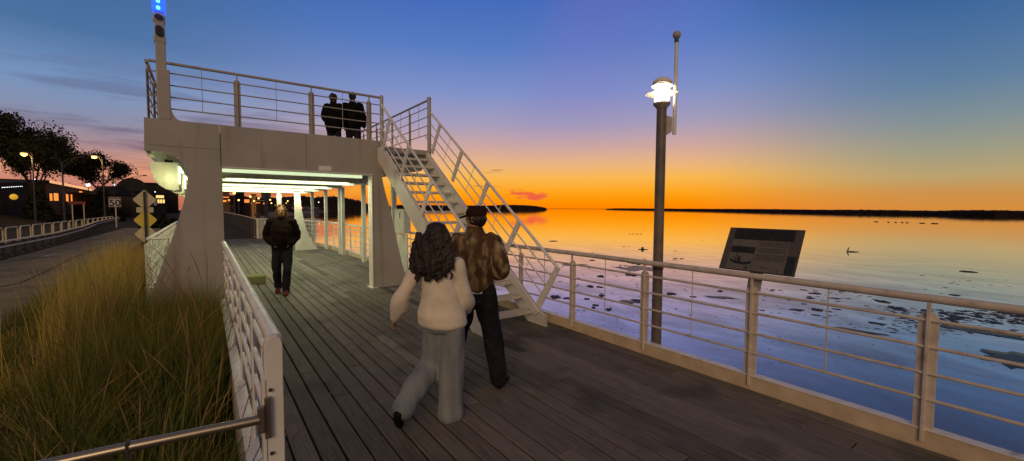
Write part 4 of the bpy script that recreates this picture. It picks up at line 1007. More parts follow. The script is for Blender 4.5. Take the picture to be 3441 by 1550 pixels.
# trees
def tree(label, base, H, spread, trunk_r, seed, dens=5200, crownb=.36, name='tree', leaf=.17, lean=0):
    rs = random.Random(seed); t = thing(name, base, label, 'tree', 'trees along the inland side of the road')
    base = Vector(base); mb = MB(); tips = []
    def branch(p, d, ln, r, lvl):
        pts = [p]; q_ = p; dd = d.copy()
        for k in range(4):
            dd = (dd+Vector((rs.uniform(-.2, .2), rs.uniform(-.2, .2), rs.uniform(-.02, .14)))).normalized(); q_ = q_+dd*ln/4; pts.append(q_)
        mb.tube(pts, [r, r*.88, r*.76, r*.64, r*.5], 6)
        if lvl >= 2: tips.append((pts[-1], lvl)); tips.append((pts[2], lvl))
        if lvl < 4:
            for k in range(rs.choice((2, 3, 3))):
                a = rs.uniform(0, 2*PI); sp = rs.uniform(.45, .95) if lvl else rs.uniform(.35, .7)
                nd = (dd+Vector((math.cos(a)*sp*spread, math.sin(a)*sp*spread, rs.uniform(-.1, .25)))).normalized()
                branch(pts[-1] if k < 2 else pts[3], nd, ln*rs.uniform(.62, .8), r*.52, lvl+1)
    branch(base, Vector((lean, 0, 1)), H*crownb, trunk_r, 0)
    zmax = max(p.z for p, _ in tips)-base.z; k_ = H*.95/zmax
    mb.v = [tuple(base+(Vector(v)-base)*k_) for v in mb.v]; tips = [(base+(p-base)*k_, l_) for p, l_ in tips]
    mb.build('trunk', 'bark', t, True)
    lf = MB(); nper = max(8, dens//len(tips))
    for p, lv in tips:
        cr = H*.085*rs.uniform(.6, 1.35)
        tb = rs.uniform(.15, .75)
        for j in range(nper):
            v = Vector((rs.gauss(0, 1), rs.gauss(0, 1), rs.gauss(0, .7))); v = v*(min(1, 1.7/max(.1, v.length))*cr*.66)
            c = p+v; s2 = leaf*rs.uniform(.6, 1.4); a = Vector((rs.uniform(-1, 1), rs.uniform(-1, 1), rs.uniform(-1, 1))).normalized(); b2 = a.cross(Vector((rs.uniform(-1, 1), rs.uniform(-1, 1), rs.uniform(-1, 1)))).normalized()
            lf.quad(c-a*s2, c+b2*s2*.5, c+a*s2, c-b2*s2*.5, tb+rs.uniform(-.15, .25))
    lf.build('crown', 'leafA', t)
    return t
def gbase(x, y, d):
    p = pt(x, y, d); p.z = land_h(p.x, p.y); return p
TR = [('tall full-crowned tree at the left edge behind the dark building', 2, 82, 12.9, 1.0, .40, 1, 15000), ('slim leaning tree with a low street light in its branches', 80, 84, 12.2, .85, .26, 22, 8000),
      ('open-crowned tree beside the lit low building', 152, 84, 10.6, 1.05, .28, 31, 11000), ('round-crowned tree standing alone left of the platform', 345, 92, 10.6, 1.45, .32, 14, 15000)]
for lab, x, d, H, spd, tr_, sd, dn in TR:
    tree(lab, gbase(x, 700, d), H, spd, tr_, sd, dn)
# bushes and dark scrub masses
def bush(lab, x, d, rx, h, seed, n=1600, cat='bush'):
    rs = random.Random(seed); b_ = gbase(x, 700, d); t = thing('bush', b_, lab, cat, 'dark bushes inland of the road'); lf = MB()
    for j in range(n):
        a = rs.uniform(0, 2*PI); q_ = rs.random()**.5; z = h*(1-q_**2)*rs.uniform(.3, 1)*(.8+.4*noise.noise(Vector((a, q_*2, seed))))
        c = b_+Vector((math.cos(a)*q_*rx, math.sin(a)*q_*rx, z)); s2 = .3*rs.uniform(.6, 1.3); a_ = Vector((rs.uniform(-1, 1), rs.uniform(-1, 1), rs.uniform(-1, 1))).normalized(); b2 = a_.cross(Vector((rs.uniform(-1, 1), rs.uniform(-1, 1), rs.uniform(-1, 1)))).normalized()
        lf.quad(c-a_*s2, c+b2*s2*.7, c+a_*s2, c-b2*s2*.7, rs.uniform(0, .5))
    lf.build('foliage', 'leafA', t)
    MB().tube([b_, b_+ez*h*.6], [.15, .06], 6).build('stem', 'bark', t)
bush('rounded dark bush behind the flat dark building', 60, 118, 5, 5.2, 1, 3500)
bush('large dark bush at the foot of the lone round tree', 350, 88, 2.3, 5.2, 2, 2600)
bush('dark bush mass beside the open-crowned tree', 126, 80, 1.5, 5.0, 3, 1500)
bush('low hedge clump in front of the lit building', 175, 86, 2.2, .5, 4, 500)
bush('wide dark shrub behind the diamond signs', 548, 60, 2.0, 1.3, 6, 1500)
bush('small dark tree top between the building roof and the lone tree', 205, 130, 6, 6.2, 7, 1500)

# buildings
def bld(lab, name, x0, x1, yb, yt, d, depth, wall, roofm='darkwall', windows=(), d2=None, yt2=None, trim=None):
    a = pt(x0, yb, d); bq = pt(x1, yb, d2 or d); zb = min(a.z, bq.z)
    zA = pt(x0, yt, d).z; zB = pt(x1, yt2 if yt2 else yt, d2 or d).z
    base = Vector((a.x, a.y, zb)); t = thing(name, base, lab, 'building')
    out_ = Vector((bq.x-a.x, bq.y-a.y, 0)); Lw = out_.length; ex = out_.normalized(); bk = Vector((-ex.y, ex.x, 0))
    if bk.dot(Vector((a.x, a.y, 0))) < 0: bk = -bk
    z0 = min(zb, land_h(a.x, a.y))-1.0
    v = [Vector((a.x, a.y, z0)), Vector((bq.x, bq.y, z0)), Vector((bq.x, bq.y, zB)), Vector((a.x, a.y, zA))]
    vb = [p+bk*depth for p in v]
    mb = MB(); mb.add(v+vb, [(0, 1, 2, 3), (5, 4, 7, 6), (1, 5, 6, 2), (4, 0, 3, 7)]); mb.build('wall', wall, t)
    mb = MB(); o_ = -bk*.5
    mb.add([v[3]+o_-ex*.5, v[2]+o_+ex*.5, vb[2]+bk*.3+ex*.5, vb[3]+bk*.3-ex*.5]+[p+ez*.35 for p in (v[3]+o_-ex*.5, v[2]+o_+ex*.5, vb[2]+bk*.3+ex*.5, vb[3]+bk*.3-ex*.5)], [(0, 1, 5, 4), (1, 2, 6, 5), (2, 3, 7, 6), (3, 0, 4, 7), (4, 5, 6, 7), (3, 2, 1, 0)])
    rf = mb.build('roof', roofm, t)
    if trim: MB().beam(v[3]+o_*1.1-ex*.5+ez*.17, v[2]+o_*1.1+ex*.5+ez*.17, .06, .42).build('lit_fascia', trim, t)
    for (wx0, wx1, wy0, wy1, wm) in windows:
        u0 = (wx0-x0)/(x1-x0); u1 = (wx1-x0)/(x1-x0)
        dep = lambda u: (a.lerp(bq, u)-Vector((0, 0, EYE))).dot(fw)
        def zz(u, yy):
            xx = x0+(x1-x0)*u; p = a.lerp(bq, u); return EYE+(692+(xx)*.0052-yy)*Vector((p.x, p.y, 0)).dot(fw)/FPX
        um = (u0+u1)/2; zt_, zb_ = zz(um, wy0), zz(um, wy1); p0 = Vector((a.x, a.y, 0))+out_*u0; p1 = Vector((a.x, a.y, 0))+out_*u1
        cpt = (p0+p1)/2+ez*(zt_+zb_)/2-bk*.04; ww = (p1-p0).length; hh_ = zt_-zb_
        wf = MB().box(cpt, (ww+.16, .06, hh_+.16), (ex, bk, ez)).build('window', 'darkwall', t)
        MB().box(cpt-bk*.05, (ww, .04, hh_), (ex, bk, ez)).build('pane', wm, wf)
        wf['_w'] = t['_w']
    return t
A, B_ = 'amberwin', 'amberpale'
bld('low brick building with amber windows and a lit sloping roof edge', 'lit_building', 157, 296, 693, 614, 92, 12, 'brickwall', 'darkwall', [(164, 170, 652, 676, A), (175, 187, 651, 676, A), (211, 218, 654, 678, A), (227, 237, 655, 678, A), (243, 250, 656, 678, A), (259, 270, 644, 678, A)], d2=118, yt2=641, trim='ambertrim')
t = bld('flat dark building with a string of small lights along its roof', 'dark_building', -60, 150, 694, 626, 80, 12, 'darkwall', 'darkwall', [(5, 16, 684, 690, 'greywall')], d2=92, yt2=616)
for i in range(12):
    p = pt(8+i*6, 630.5-i*.35, 78+i*.9-1.2); MB().ico(p, .045, 1).build('string_light', 'coolglow', t)
wl = thing('wall_lamp', pt(46, 662, 80), 'round yellow wall lamp on the dark building', 'lamp'); MB().ico(pt(46, 662, 79), .36, 2, (1, 1, 1)).build('globe', emit('dim_yellow_globe', (.75, .42, .03), .6), wl, True)
MB().box(pt(46, 655, 79.6), (.3, .3, .3)).build('mount', 'dark', wl)
bld('long grey shed between the lit building and the round tree', 'grey_shed', 290, 352, 694, 646, 118, 8, 'greywall', 'darkwall', d2=122, yt2=650)
bld('small gabled hut with an amber window left of the speed sign', 'gabled_hut', 352, 394, 694, 655, 100, 5, 'darkwall', 'darkwall', [(359, 374, 662, 680, A), (354, 366, 650, 658, B_)], d2=102)
p = pt(374, 655, 100); q_ = (pt(394, 655, 102)-pt(352, 655, 100)).normalized()
t = thing('hut_gable', p, 'pitched gable roof rising over the small hut', 'roof'); MB().prism([(-1.9, 0), (1.9, 0), (0, 1.5)], p, q_, (0, 0, 1), 4).build('gable', 'darkwall', t)
bld('brownish low building behind the speed sign', 'low_building', 394, 470, 694, 648, 120, 9, 'greywall', 'darkwall', [(432, 462, 655, 676, 'brickwall')], d2=124)
bld('pale shop front with a glowing yellow sign and windows', 'shop', 462, 560, 694, 656, 116, 9, 'darkwall', 'darkwall', [(523, 550, 658, 667, B_), (528, 534, 672, 684, B_), (537, 543, 672, 684, B_), (546, 552, 672, 684, B_), (515, 524, 669, 692, 'signwhite')], d2=120)
bld('large dark apartment block behind the shop', 'apartment_block', 470, 600, 694, 617, 190, 20, 'darkwall', 'darkwall', [(498, 503, 660, 664, 'greywall'), (520, 523, 645, 648, 'coolglow'), (484, 488, 640, 643, 'greywall')], d2=190, yt2=620)
p = pt(445, 645, 175); t = thing('domed_hall', (p.x, p.y, 1), 'dark hall with a broad curved roof on the skyline', 'building')
mb = MB(); ex_ = Vector((p.y, -p.x, 0)).normalized(); wdt = 48*175*.66/FPX
mb.prism([(-wdt*1.3, -12), (wdt*1.3, -12), (wdt*1.3, -1.0)]+[(wdt*math.cos(a*PI/12), 4.6*math.sin(a*PI/12)-.8) for a in range(13)]+[(-wdt*1.3, -1.0)], p, ex_, (0, 0, 1), 20); mb.build('wall', 'darkwall', t)
# small reddish board
p0 = gz(240, 725, .3); t = thing('roadside_board', pt(258, 700, 66), 'small reddish board on two thin posts by the lawn', 'sign board')
pb = pt(258, 682, 66); ex_ = Vector((pb.y, -pb.x, 0)).normalized(); MB().box(pb, (1.35, .1, .3), (ex_, ex_.cross(ez), ez)).build('board', pmat('dull_red_board', (.25, .06, .04), rough=.6), t)
for s_ in (-.35, .52): MB().tube([pb+ex_*s_, Vector((pb.x, pb.y, land_h(pb.x, pb.y)))+ex_*s_], .05, 6).build('post', 'signface', t, True)

# street lamps on the left
def cobra(lab, x, yb, d, ytop, arms, lit, headpx):
    b_ = pt(x, 700, d); b_.z = land_h(b_.x, b_.y); t = thing('street_lamp', b_, lab, 'street lamp', 'cobra-head street lamps along the road')
    zt_ = pt(x, ytop, d).z; top = Vector((b_.x, b_.y, zt_))
    MB().tube([b_, top], [.09, .055], 8).build('pole', 'galv', t, True)
    for hx_, hy_ in headpx:
        h_ = pt(hx_, hy_, d*1.0); mid = top.lerp(h_, .45)+ez*.15
        MB().tube([top-ez*.6, mid-ez*.35, h_-ez*.05], .03, 6).build('arm', 'galv', t, True)
        MB().tube([top, mid, h_], .035, 6).build('arm', 'galv', t, True)
        dv = (h_-top); dv.z = 0; dv = dv.normalized() if dv.length > .1 else Vector((1, 0, 0))
        MB().ico(h_+dv*.3, .24, 2, (1.3, 1.3, .4)).build('lamp_head', 'galv', t, True)
        if lit:
            MB().ico(h_+dv*.3-ez*.16, .27 if lit == 1 else .2, 2, (1, 1, .8)).build('lamp_glass', 'warmglow', t, True)
            l = bpy.data.lights.new('street_light', 'POINT'); l.energy = 300; l.color = (1, .62, .2); l.shadow_soft_size = .3
            lo = bpy.data.objects.new('street_light', l); COL.objects.link(lo); lo.parent = t; lo.location = h_+dv*.3-ez*.7-b_
cobra('unlit tall street lamp with a bracket arm before the lit building', 216, 730, 60, 548, 1, 0, [(255, 530), (196, 534)])
cobra('lit sodium street lamp glowing against the lone round tree', 352, 720, 74, 535, 1, 1, [(328, 524)])
cobra('lit sodium street lamp glowing among the left trees', 118, 720, 70, 520, 1, 1, [(94, 514)])
cobra('thin unlit street lamp rising beside the domed hall', 447, 720, 90, 600, 1, 0, [(478, 590), (420, 603)])
for i, (x, y, d, lab) in enumerate(((120, 608, 100, 'cool white lamp above the dark building roof'), (296, 622, 110, 'cool white lamp beside the roof of the lit building'), (379, 579, 96, 'small warm lamp in the lower branches of the round tree'), (382, 621, 130, 'tiny white lamp on the dark skyline by the hall'))):
    p = pt(x, y, d); g = Vector((p.x, p.y, land_h(p.x, p.y))); t = thing('area_lamp', g, lab, 'lamp')
    MB().tube([g, p], .07, 6).build('pole', 'dark', t, True); MB().ico(p, .3 if i < 2 else .2, 2).build('lamp_glass', 'coolglow' if i in (0, 1, 3) else 'warmglow', t, True)

# promenade lamps, buildings and cars across the bay
PL = [(787, 649, 95, 10), (802, 673, 120, 7), (841, 661, 125, 8), (854, 676, 160, 6), (869, 667, 150, 7), (908, 672, 180, 6), (912, 683, 230, 5), (943, 680, 215, 5), (962, 683, 260, 4), (967, 676, 230, 5), (1003, 682, 300, 4), (1008, 678, 290, 4), (1002, 683, 330, 3), (1053, 681, 380, 4), (1071, 680, 400, 4), (1057, 663, 420, 2.5)]
names = ['first and largest', 'second small', 'third', 'fourth low', 'fifth', 'sixth', 'seventh low', 'eighth', 'ninth faint', 'tenth', 'eleventh', 'twelfth', 'thirteenth low', 'fourteenth', 'rightmost', 'small high']
for (x, y, d, rp), nm in zip(PL, names):
    p = pt(x, y, d); g = Vector((p.x, p.y, 0.0)); k_ = d*math.cos(math.atan((x-1720)/1400))/FPX
    t = thing('promenade_lamp', g, nm+' glowing globe lamp along the far promenade, counted from the left', 'street lamp', 'globe lamps along the far promenade')
    MB().tube([Vector((p.x, p.y, -1)), p], .09, 6).build('pole', 'dark', t, True)
    MB().ico(p, rp*.42*k_, 2).build('lamp_globe', 'warmglow' if x not in (1053, 1071) else 'coolglow', t, True)
def pbld(lab, x0, x1, yb, yt, d, wall, wins):
    a = pt(x0, yb, d); bq = pt(x1, yb, d); t = thing('promenade_building', (a.x, a.y, a.z), lab, 'building')
    ex = (bq-a).normalized(); bk = Vector((-ex.y, ex.x, 0)); k_ = a.dot(fw)/FPX
    if bk.dot(a) < 0: bk = -bk
    h_ = (yb-yt)*k_; Lw = (bq-a).length
    MB().box((a+bq)/2+ez*(h_/2-2)+bk*4, (Lw, 8, h_+4), (ex, bk, ez)).build('wall', wall, t)
    MB().box((a+bq)/2+ez*(h_+.15)+bk*4, (Lw+.6, 8.6, .35), (ex, bk, ez)).build('roof', 'darkwall', t)
    for (wx, wy, ww, wh, wm) in wins:
        u = (wx-x0)/(x1-x0); c = a.lerp(bq, u)+ez*((yb-wy)*k_)-bk*.06
        f_ = MB().box(c, (ww*k_+.2, .1, wh*k_+.2), (ex, bk, ez)).build('window', 'dark', t); MB().box(c-bk*.06, (ww*k_, .08, wh*k_), (ex, bk, ez)).build('pane', wm, f_)
pbld('dark tall block beside the column with amber strip windows', 738, 772, 700, 630, 130, 'brickwall', [(752, 663, 30, 2.5, A), (755, 676, 10, 6, A), (770, 673, 6, 6, A)])
pbld('black tower block left of the amber gabled house', 792, 822, 700, 632, 135, 'darkwall', [])
pbld('amber-lit shop row on the far promenade', 820, 842, 700, 668, 140, 'brickwall', [(829, 676, 16, 11, A)])
pbld('tall amber-fronted house with a pale wall', 846, 860, 700, 656, 170, pmat('amber_plaster', (.5, .24, .07), rough=.8), [])
pbld('long low amber-lit pavilion with a pale roof edge', 844, 902, 700, 674, 180, 'brickwall', [(876, 673.5, 34, 1.8, B_), (850, 684, 9, 4, A), (866, 682, 14, 3, A), (890, 684, 9, 5, A)])
pbld('dark low building with small amber windows near the bay', 905, 1010, 700, 682, 300, 'darkwall', [(925, 690, 5, 2, A), (1000, 690, 3, 2, A)])
bush('dark trees massed behind the far promenade pavilion', 885, 240, 16, 9, 21, 2500)
bush('dark palm-like tree cluster behind the walking man', 915, 330, 22, 12, 22, 1600)
t = thing('banner_pole', pt(894, 735, 75), 'dark blue banner pole rising from the beach', 'pole')
a = pt(894, 738, 75); bq = pt(894, 648, 75); MB().tube([a, bq], .22, 10).build('pole', 'bluepole', t, True); MB().box(pt(894, 655, 75), (1.3, .12, 1.2), (Vector((.95, -.3, 0)), Vector((.3, .95, 0)), ez)).build('banner', 'bluepole', t)
a = pt(866, 739, 70); t = thing('beach_sculpture', a, 'dark upright driftwood figure on the beach', 'sculpture'); MB().tube([a, a+ez*.5, pt(864, 726, 70), pt(867, 718, 70), pt(867, 713, 70)], [.35, .2, .35, .3, .1], 8).build('log', 'rock', t, True)
a = pt(876, 740, 70); MB2 = MB().beam(pt(872, 741, 70), pt(884, 727, 74), .5, .1); tag(MB2.build('slipway_board', 'concrete'), 'pale plank leaning beside the driftwood figure', 'plank')
def car(lab, x, d):
    p = pt(x, 697, d); g = Vector((p.x, p.y, EYE-.3-1.0)); t = thing('parked_car', g, lab, 'car', 'parked cars on the far promenade')
    g = Vector(t['_w'])
    MB().prism([(-2.2, .3), (2.2, .3), (2.2, .85), (1.3, .95), (.8, 1.45), (-.9, 1.45), (-1.5, .95), (-2.2, .85)], g, Vector((.8, -.6, 0)), (0, 0, 1), 1.75).build('body', 'carred', t, False, .05)
    MB().prism([(-1.3, .98), (1.15, .98), (.75, 1.38), (-.85, 1.38)], g, Vector((.8, -.6, 0)), (0, 0, 1), 1.78).build('window', 'glassdark', t)
    for s_ in (-1.35, 1.35): MB().tube([g+Vector((.8, -.6, 0))*s_+Vector((.6, .8, 0))*-.9+ez*.32, g+Vector((.8, -.6, 0))*s_+Vector((.6, .8, 0))*.9+ez*.32], .32, 12).build('wheel', 'dark', t, True)
    for s_ in (-1.9, 1.9): MB().ico(g+Vector((.8, -.6, 0))*s_-Vector((.6, .8, 0))*.9+ez*.8, .32, 1).build('tail_light', 'redglow', t)
car('left one of three parked cars with glowing red tail lights', 974, 250); car('middle one of three parked cars with glowing red tail lights', 990, 255); car('right one of three parked cars with glowing red tail lights', 1006, 262)

# ------------------------------------------------------------------ people
def ringed(mb, rings, n=20, cap=True):
    """rings: (centre, ax, ay, u, v): ellipse radii along u and v."""
    o = len(mb.v)
    for c, a, b2, u, v in rings:
        for k in range(n):
            t = 2*PI*k/n; mb.v.append(tuple(c+u*(a*math.cos(t))+v*(b2*math.sin(t))))
    m_ = len(rings)
    for i in range(m_-1):
        for k in range(n): mb.f.append((o+i*n+k, o+i*n+(k+1) % n, o+(i+1)*n+(k+1) % n, o+(i+1)*n+k))
    mb.f.append(tuple(o+k for k in reversed(range(n)))); mb.f.append(tuple(o+(m_-1)*n+k for k in range(n)))
def torso(mb, T, prof, n=28):
    # prof: (z, cx, cy, rx, ry)
    rings = [(T(cx, cy, z), rx, ry, T.r, T.f) for z, cx, cy, rx, ry in prof]
    ringed(mb, rings, n)
def limb(mb, pts, rad, flat=1.0, n=16):
    # smooth tapering limb with rounded ends
    P = [Vector(p) for p in pts]; out_ = []; seg = 7
    def cr(i, t):
        p0, p1, p2, p3 = P[max(i-1, 0)], P[i], P[i+1], P[min(i+2, len(P)-1)]
        return .5*((2*p1)+(p2-p0)*t+(2*p0-5*p1+4*p2-p3)*t*t+(3*p1-3*p2+p3-p0)*t**3)
    for i in range(len(P)-1):
        for k in range(seg):
            t = k/seg; out_.append((cr(i, t), rad[i]*(1-t)+rad[i+1]*t))
    out_.append((P[-1], rad[-1]))
    d0 = (out_[1][0]-out_[0][0]).normalized(); d1 = (out_[-1][0]-out_[-2][0]).normalized()
    pre = [(out_[0][0]-d0*out_[0][1]*a, out_[0][1]*b2) for a, b2 in ((.95, .3), (.7, .7), (.35, .93))]
    post = [(out_[-1][0]+d1*out_[-1][1]*a, out_[-1][1]*b2) for a, b2 in ((.35, .93), (.7, .7), (.95, .3))]
    al = pre+out_+post; mb.tube([p for p, _ in al], [r for _, r in al], n)
def ell(mb, c, r, axes, n=14):
    u, v, w_ = axes; rings = []
    for k in range(1, 10):
        a = -PI/2+PI*k/10; rings.append((c+w_*(r[2]*math.sin(a)), r[0]*math.cos(a), r[1]*math.cos(a), u, v))
    ringed(mb, rings, n)
class Fr:
    def __init__(s, pos, az, h=1.74, hs=1.0):
        s.p = Vector(pos); s.r = Vector((math.cos(az), -math.sin(az), 0)); s.f = Vector((math.sin(az), math.cos(az), 0)); s.k = h/1.74; s.z = Vector((0, 0, 1))
    def __call__(s, x, y, z): return s.p+(s.r*x+s.f*y+s.z*z)*s.k
def fuse(mb, name, m, parent, vox, amp=0, fs=8, stretch=(1, 1, .5), smooth=2, fine=0):
    """closes the overlapping shells of one garment or body into a single skin, then adds folds"""
    me = bpy.data.meshes.new('tmp'); me.from_pydata(mb.v, [], mb.f); o = bpy.data.objects.new('tmp', me); COL.objects.link(o)
    rm = o.modifiers.new('r', 'REMESH'); rm.mode = 'VOXEL'; rm.voxel_size = vox
    sm = o.modifiers.new('s', 'SMOOTH'); sm.iterations = smooth; sm.factor = .6
    dg_ = bpy.context.evaluated_depsgraph_get(); m2 = bpy.data.meshes.new_from_object(o.evaluated_get(dg_)); bpy.data.objects.remove(o)
    if amp or fine:
        nr = [v.normal.copy() for v in m2.vertices]
        for v, nn in zip(m2.vertices, nr):
            c = v.co; q_ = Vector((c.x*fs*stretch[0], c.y*fs*stretch[1], c.z*fs*stretch[2]))
            d = amp*noise.noise(q_)
            if fine: d += fine*noise.noise(c*fs*6)
            v.co = c+nn*d
    off = Vector(parent['_w'])
    for v in m2.vertices: v.co = v.co-off
    m2.materials.clear(); m2.materials.append(M[m]); m2.polygons.foreach_set('use_smooth', [True]*len(m2.polygons))
    o = bpy.data.objects.new(name, m2); COL.objects.link(o); o.parent = parent; o['_w'] = tuple(off); m2.name = name
    return o
def hand(mb, wr, dirv, side, palmn, curl=.5, k=1.0):
    """palm, four unequal curled fingers and a thumb; side = direction from little finger to thumb"""
    d = dirv.normalized(); s = (side-d*side.dot(d)).normalized(); n = d.cross(s)
    if n.dot(palmn) < 0: n = -n
    c = wr+d*.045*k; ell(mb, c, (.040*k, .017*k, .055*k), (s, n, d), 12)
    for i, (o_, ln) in enumerate(((.028, .070), (.010, .078), (-.009, .072), (-.027, .056))):
        b = wr+(d*.082+s*o_)*k; a1 = curl*.5; a2 = curl*1.2; l_ = ln*k
        p1 = b+(d*math.cos(a1)+n*math.sin(a1))*l_*.45; p2 = p1+(d*math.cos(a1+a2*.6)+n*math.sin(a1+a2*.6))*l_*.32; p3 = p2+(d*math.cos(a1+a2)+n*math.sin(a1+a2))*l_*.23
        limb(mb, [b-d*.02, b, p1, p2, p3], [.010, .010, .009, .0085, .007], n=8)
    b = wr+(d*.025+s*.030)*k; p1 = b+(s*.8+d*.5+n*.3).normalized()*.035*k; p2 = p1+(s*.3+d*.9+n*.35).normalized()*.030*k
    limb(mb, [b-s*.012, b, p1, p2], [.014, .013, .010, .008], n=8)
def shoe(mb, heel, fwd, up, k=1.0, ln=.26):
    f = fwd.normalized(); s = f.cross(up).normalized(); u = s.cross(f).normalized()
    rings = []
    for t, w_, h in ((0, .024, .03), (.06, .036, .045), (.25, .038, .05), (.45, .040, .042), (.65, .047, .034), (.85, .043, .027), (.97, .026, .018), (1.0, .010, .010)):
        rings.append((heel+f*(t*ln*k)+u*(h*.95)*k, w_*k, h*k, s, u))
    ringed(mb, rings, 14)
def body(T, P, m='skin', par=None, headdir=None, hands=('L', 'R'), fat=1.0, vox=.010):
    """skin body: one continuous surface with head, face, neck, limbs and hands"""
    mb = MB(); k = T.k
    torso(mb, T, [(.86, 0, 0, .13*k*fat, .10*k), (.95, 0, 0, .145*k*fat, .105*k), (1.08, 0, 0, .12*k*fat, .09*k), (1.22, 0, 0, .135*k*fat, .098*k), (1.36, 0, 0, .155*k*fat, .095*k), (1.43, 0, 0, .11*k*fat, .075*k), (1.465, 0, 0, .06*k, .055*k)])
    hc = P.get('head', (0, .015, 1.625)); H_ = T(*hc)
    limb(mb, [T(0, -.01, 1.38), T(0, 0, 1.46), H_-Vector((0, 0, .06*k))], [.062*k, .055*k, .056*k])
    hf = headdir or T.f; hf = hf.normalized(); hr_ = hf.cross(Vector((0, 0, 1))).normalized(); hu = hr_.cross(hf)
    ell(mb, H_+hu*.02*k, (.074*k, .093*k, .105*k), (hr_, hf, hu), 20)
    ell(mb, H_+hf*.022*k-hu*.05*k, (.055*k, .066*k, .066*k), (hr_, hf, hu), 16)
    ell(mb, H_+hf*.092*k-hu*.012*k, (.012*k, .020*k, .025*k), (hr_, hf, hu), 10)      # nose
    ell(mb, H_+hf*.082*k+hu*.028*k, (.045*k, .012*k, .010*k), (hr_, hf, hu), 10)      # brow
    ell(mb, H_+hf*.080*k-hu*.058*k, (.024*k, .012*k, .010*k), (hr_, hf, hu), 10)      # lips
    for s_ in (-1, 1): ell(mb, H_+hr_*s_*.077*k-hu*.0*k-hf*.01*k, (.010*k, .020*k, .030*k), (hr_, hf, hu), 10)
    for sd in ('L', 'R'):
        sg = -1 if sd == 'L' else 1
        S_, E_, W_ = [T(*q_) for q_ in P['arm'+sd]]; limb(mb, [T(sg*.08, 0, 1.40), S_, E_, W_], [.05*k, .047*k, .037*k, .025*k])
        if sd in hands:
            dv = P.get('hand'+sd, None); dv = (W_-E_) if dv is None else (T.r*dv[0]+T.f*dv[1]+T.z*dv[2])
            hand(mb, W_, dv, T.f, T.r*(-sg), P.get('curl', .6), k)
        hp, kn, an = [T(*q_) for q_ in P['leg'+sd]]; limb(mb, [T(sg*.06, 0, .92), hp, kn, an], [.08*k, .082*k, .050*k, .036*k])
        tv = P['toe'+sd]; tv = T.r*tv[0]+T.f*tv[1]+T.z*tv[2]; limb(mb, [an, an-Vector((0, 0, .035*k))+tv*.05, an-Vector((0, 0, .055*k))+tv*.15*k], [.032*k, .024*k, .016*k])
    o = fuse(mb, 'body', m, par, vox, 0, smooth=2)
    em = MB()
    for s_ in (-1, 1): em.ico(H_+hf*.083*k+hr_*s_*.031*k+hu*.006*k, .010*k, 2)
    em.build('eyes', 'eye', par, True)
    return H_, hf, hr_, hu
def cloth_leg(mb, T, P, r, flare=None):
    k = T.k; torso(mb, T, [(.84, 0, 0, .135*k, .115*k), (.90, 0, 0, .165*k, .125*k), (.98, 0, 0, .160*k, .122*k), (1.04, 0, 0, .150*k, .112*k)])
    for sd in ('L', 'R'):
        hp, kn, an = [T(*q_) for q_ in P['leg'+sd]]; mid = kn.lerp(an, .5)
        limb(mb, [hp+Vector((0, 0, .02)), hp.lerp(kn, .5), kn, mid, an+(an-kn).normalized()*r[4]], [q_*k for q_ in r[:4]]+[r[3]*k if len(r) < 6 else r[5]*k])

# --- man walking towards the camera
T = Fr((1.22, 9.35, 0), math.atan2(-1.22, -9.35)+R(4), 1.75)
pr = thing('person', T.p, 'bearded person in a black puffy jacket walking towards the stairs with hands in pockets', 'person')
P = dict(armL=[(-.19, -.01, 1.40), (-.262, -.05, 1.13), (-.135, .08, .99)], armR=[(.19, -.01, 1.40), (.262, -.05, 1.13), (.135, .08, .99)], legL=[(-.09, 0, .90), (-.085, .13, .49), (-.06, .16, .09)], legR=[(.09, 0, .90), (.10, .03, .49), (.10, -.17, .13)], toeL=(0, 1, 0), toeR=(0, 1, -.35), curl=.9)
P['handL'] = (.25, -.1, -.9); P['handR'] = (-.25, -.1, -.9)
Hc, hf, hr_, hu = body(T, P, par=pr)
mb = MB(); k = T.k
torso(mb, T, [(.86, 0, 0, .165*k, .14*k), (.91, 0, 0, .19*k, .155*k), (1.05, 0, .01, .195*k, .165*k), (1.2, 0, .01, .20*k, .165*k), (1.33, 0, 0, .20*k, .15*k), (1.42, 0, 0, .165*k, .115*k), (1.48, 0, 0, .085*k, .085*k), (1.53, 0, .01, .078*k, .08*k)])
for sd, sg in (('L', -1), ('R', 1)): limb(mb, [T(sg*.14, 0, 1.40)]+[T(*q_) for q_ in P['arm'+sd]], [.09*k, .082*k, .078*k, .062*k])
fuse(mb, 'jacket', 'maroon', pr, .014, .018, 7, (.9, .9, 1.5))
mb = MB(); cloth_leg(mb, T, P, [.105, .095, .078, .072, .02, .066]); fuse(mb, 'trousers', 'denimdark', pr, .013, .016, 10)
for sd in ('L', 'R'):
    an = T(*P['leg'+sd][2]); tv = P['toe'+sd]; tv = T.r*tv[0]+T.f*tv[1]+T.z*tv[2]; mb = MB(); shoe(mb, Vector((an.x, an.y, an.z-.085))-T.f*.08, tv, Vector((0, 0, 1)), 1.12, .30); limb(mb, [an-Vector((0, 0, .04)), an+Vector((0, 0, .05))], [.054, .056]); fuse(mb, 'shoe', 'redshoe', pr, .008)
mb = MB(); ell(mb, Hc+hu*.035-hf*.016, (.088, .100, .106), (hr_, hf, hu), 20)
for s_ in (-1, 1): limb(mb, [Hc+hr_*s_*.085+hu*.02-hf*.01, Hc+hr_*s_*.088-hu*.06-hf*.01, Hc+hr_*s_*.075-hu*.12], [.022, .030, .022])
fuse(mb, 'hair', 'hairauburn', pr, .007, .012, 40, (1, 1, 1), 1)
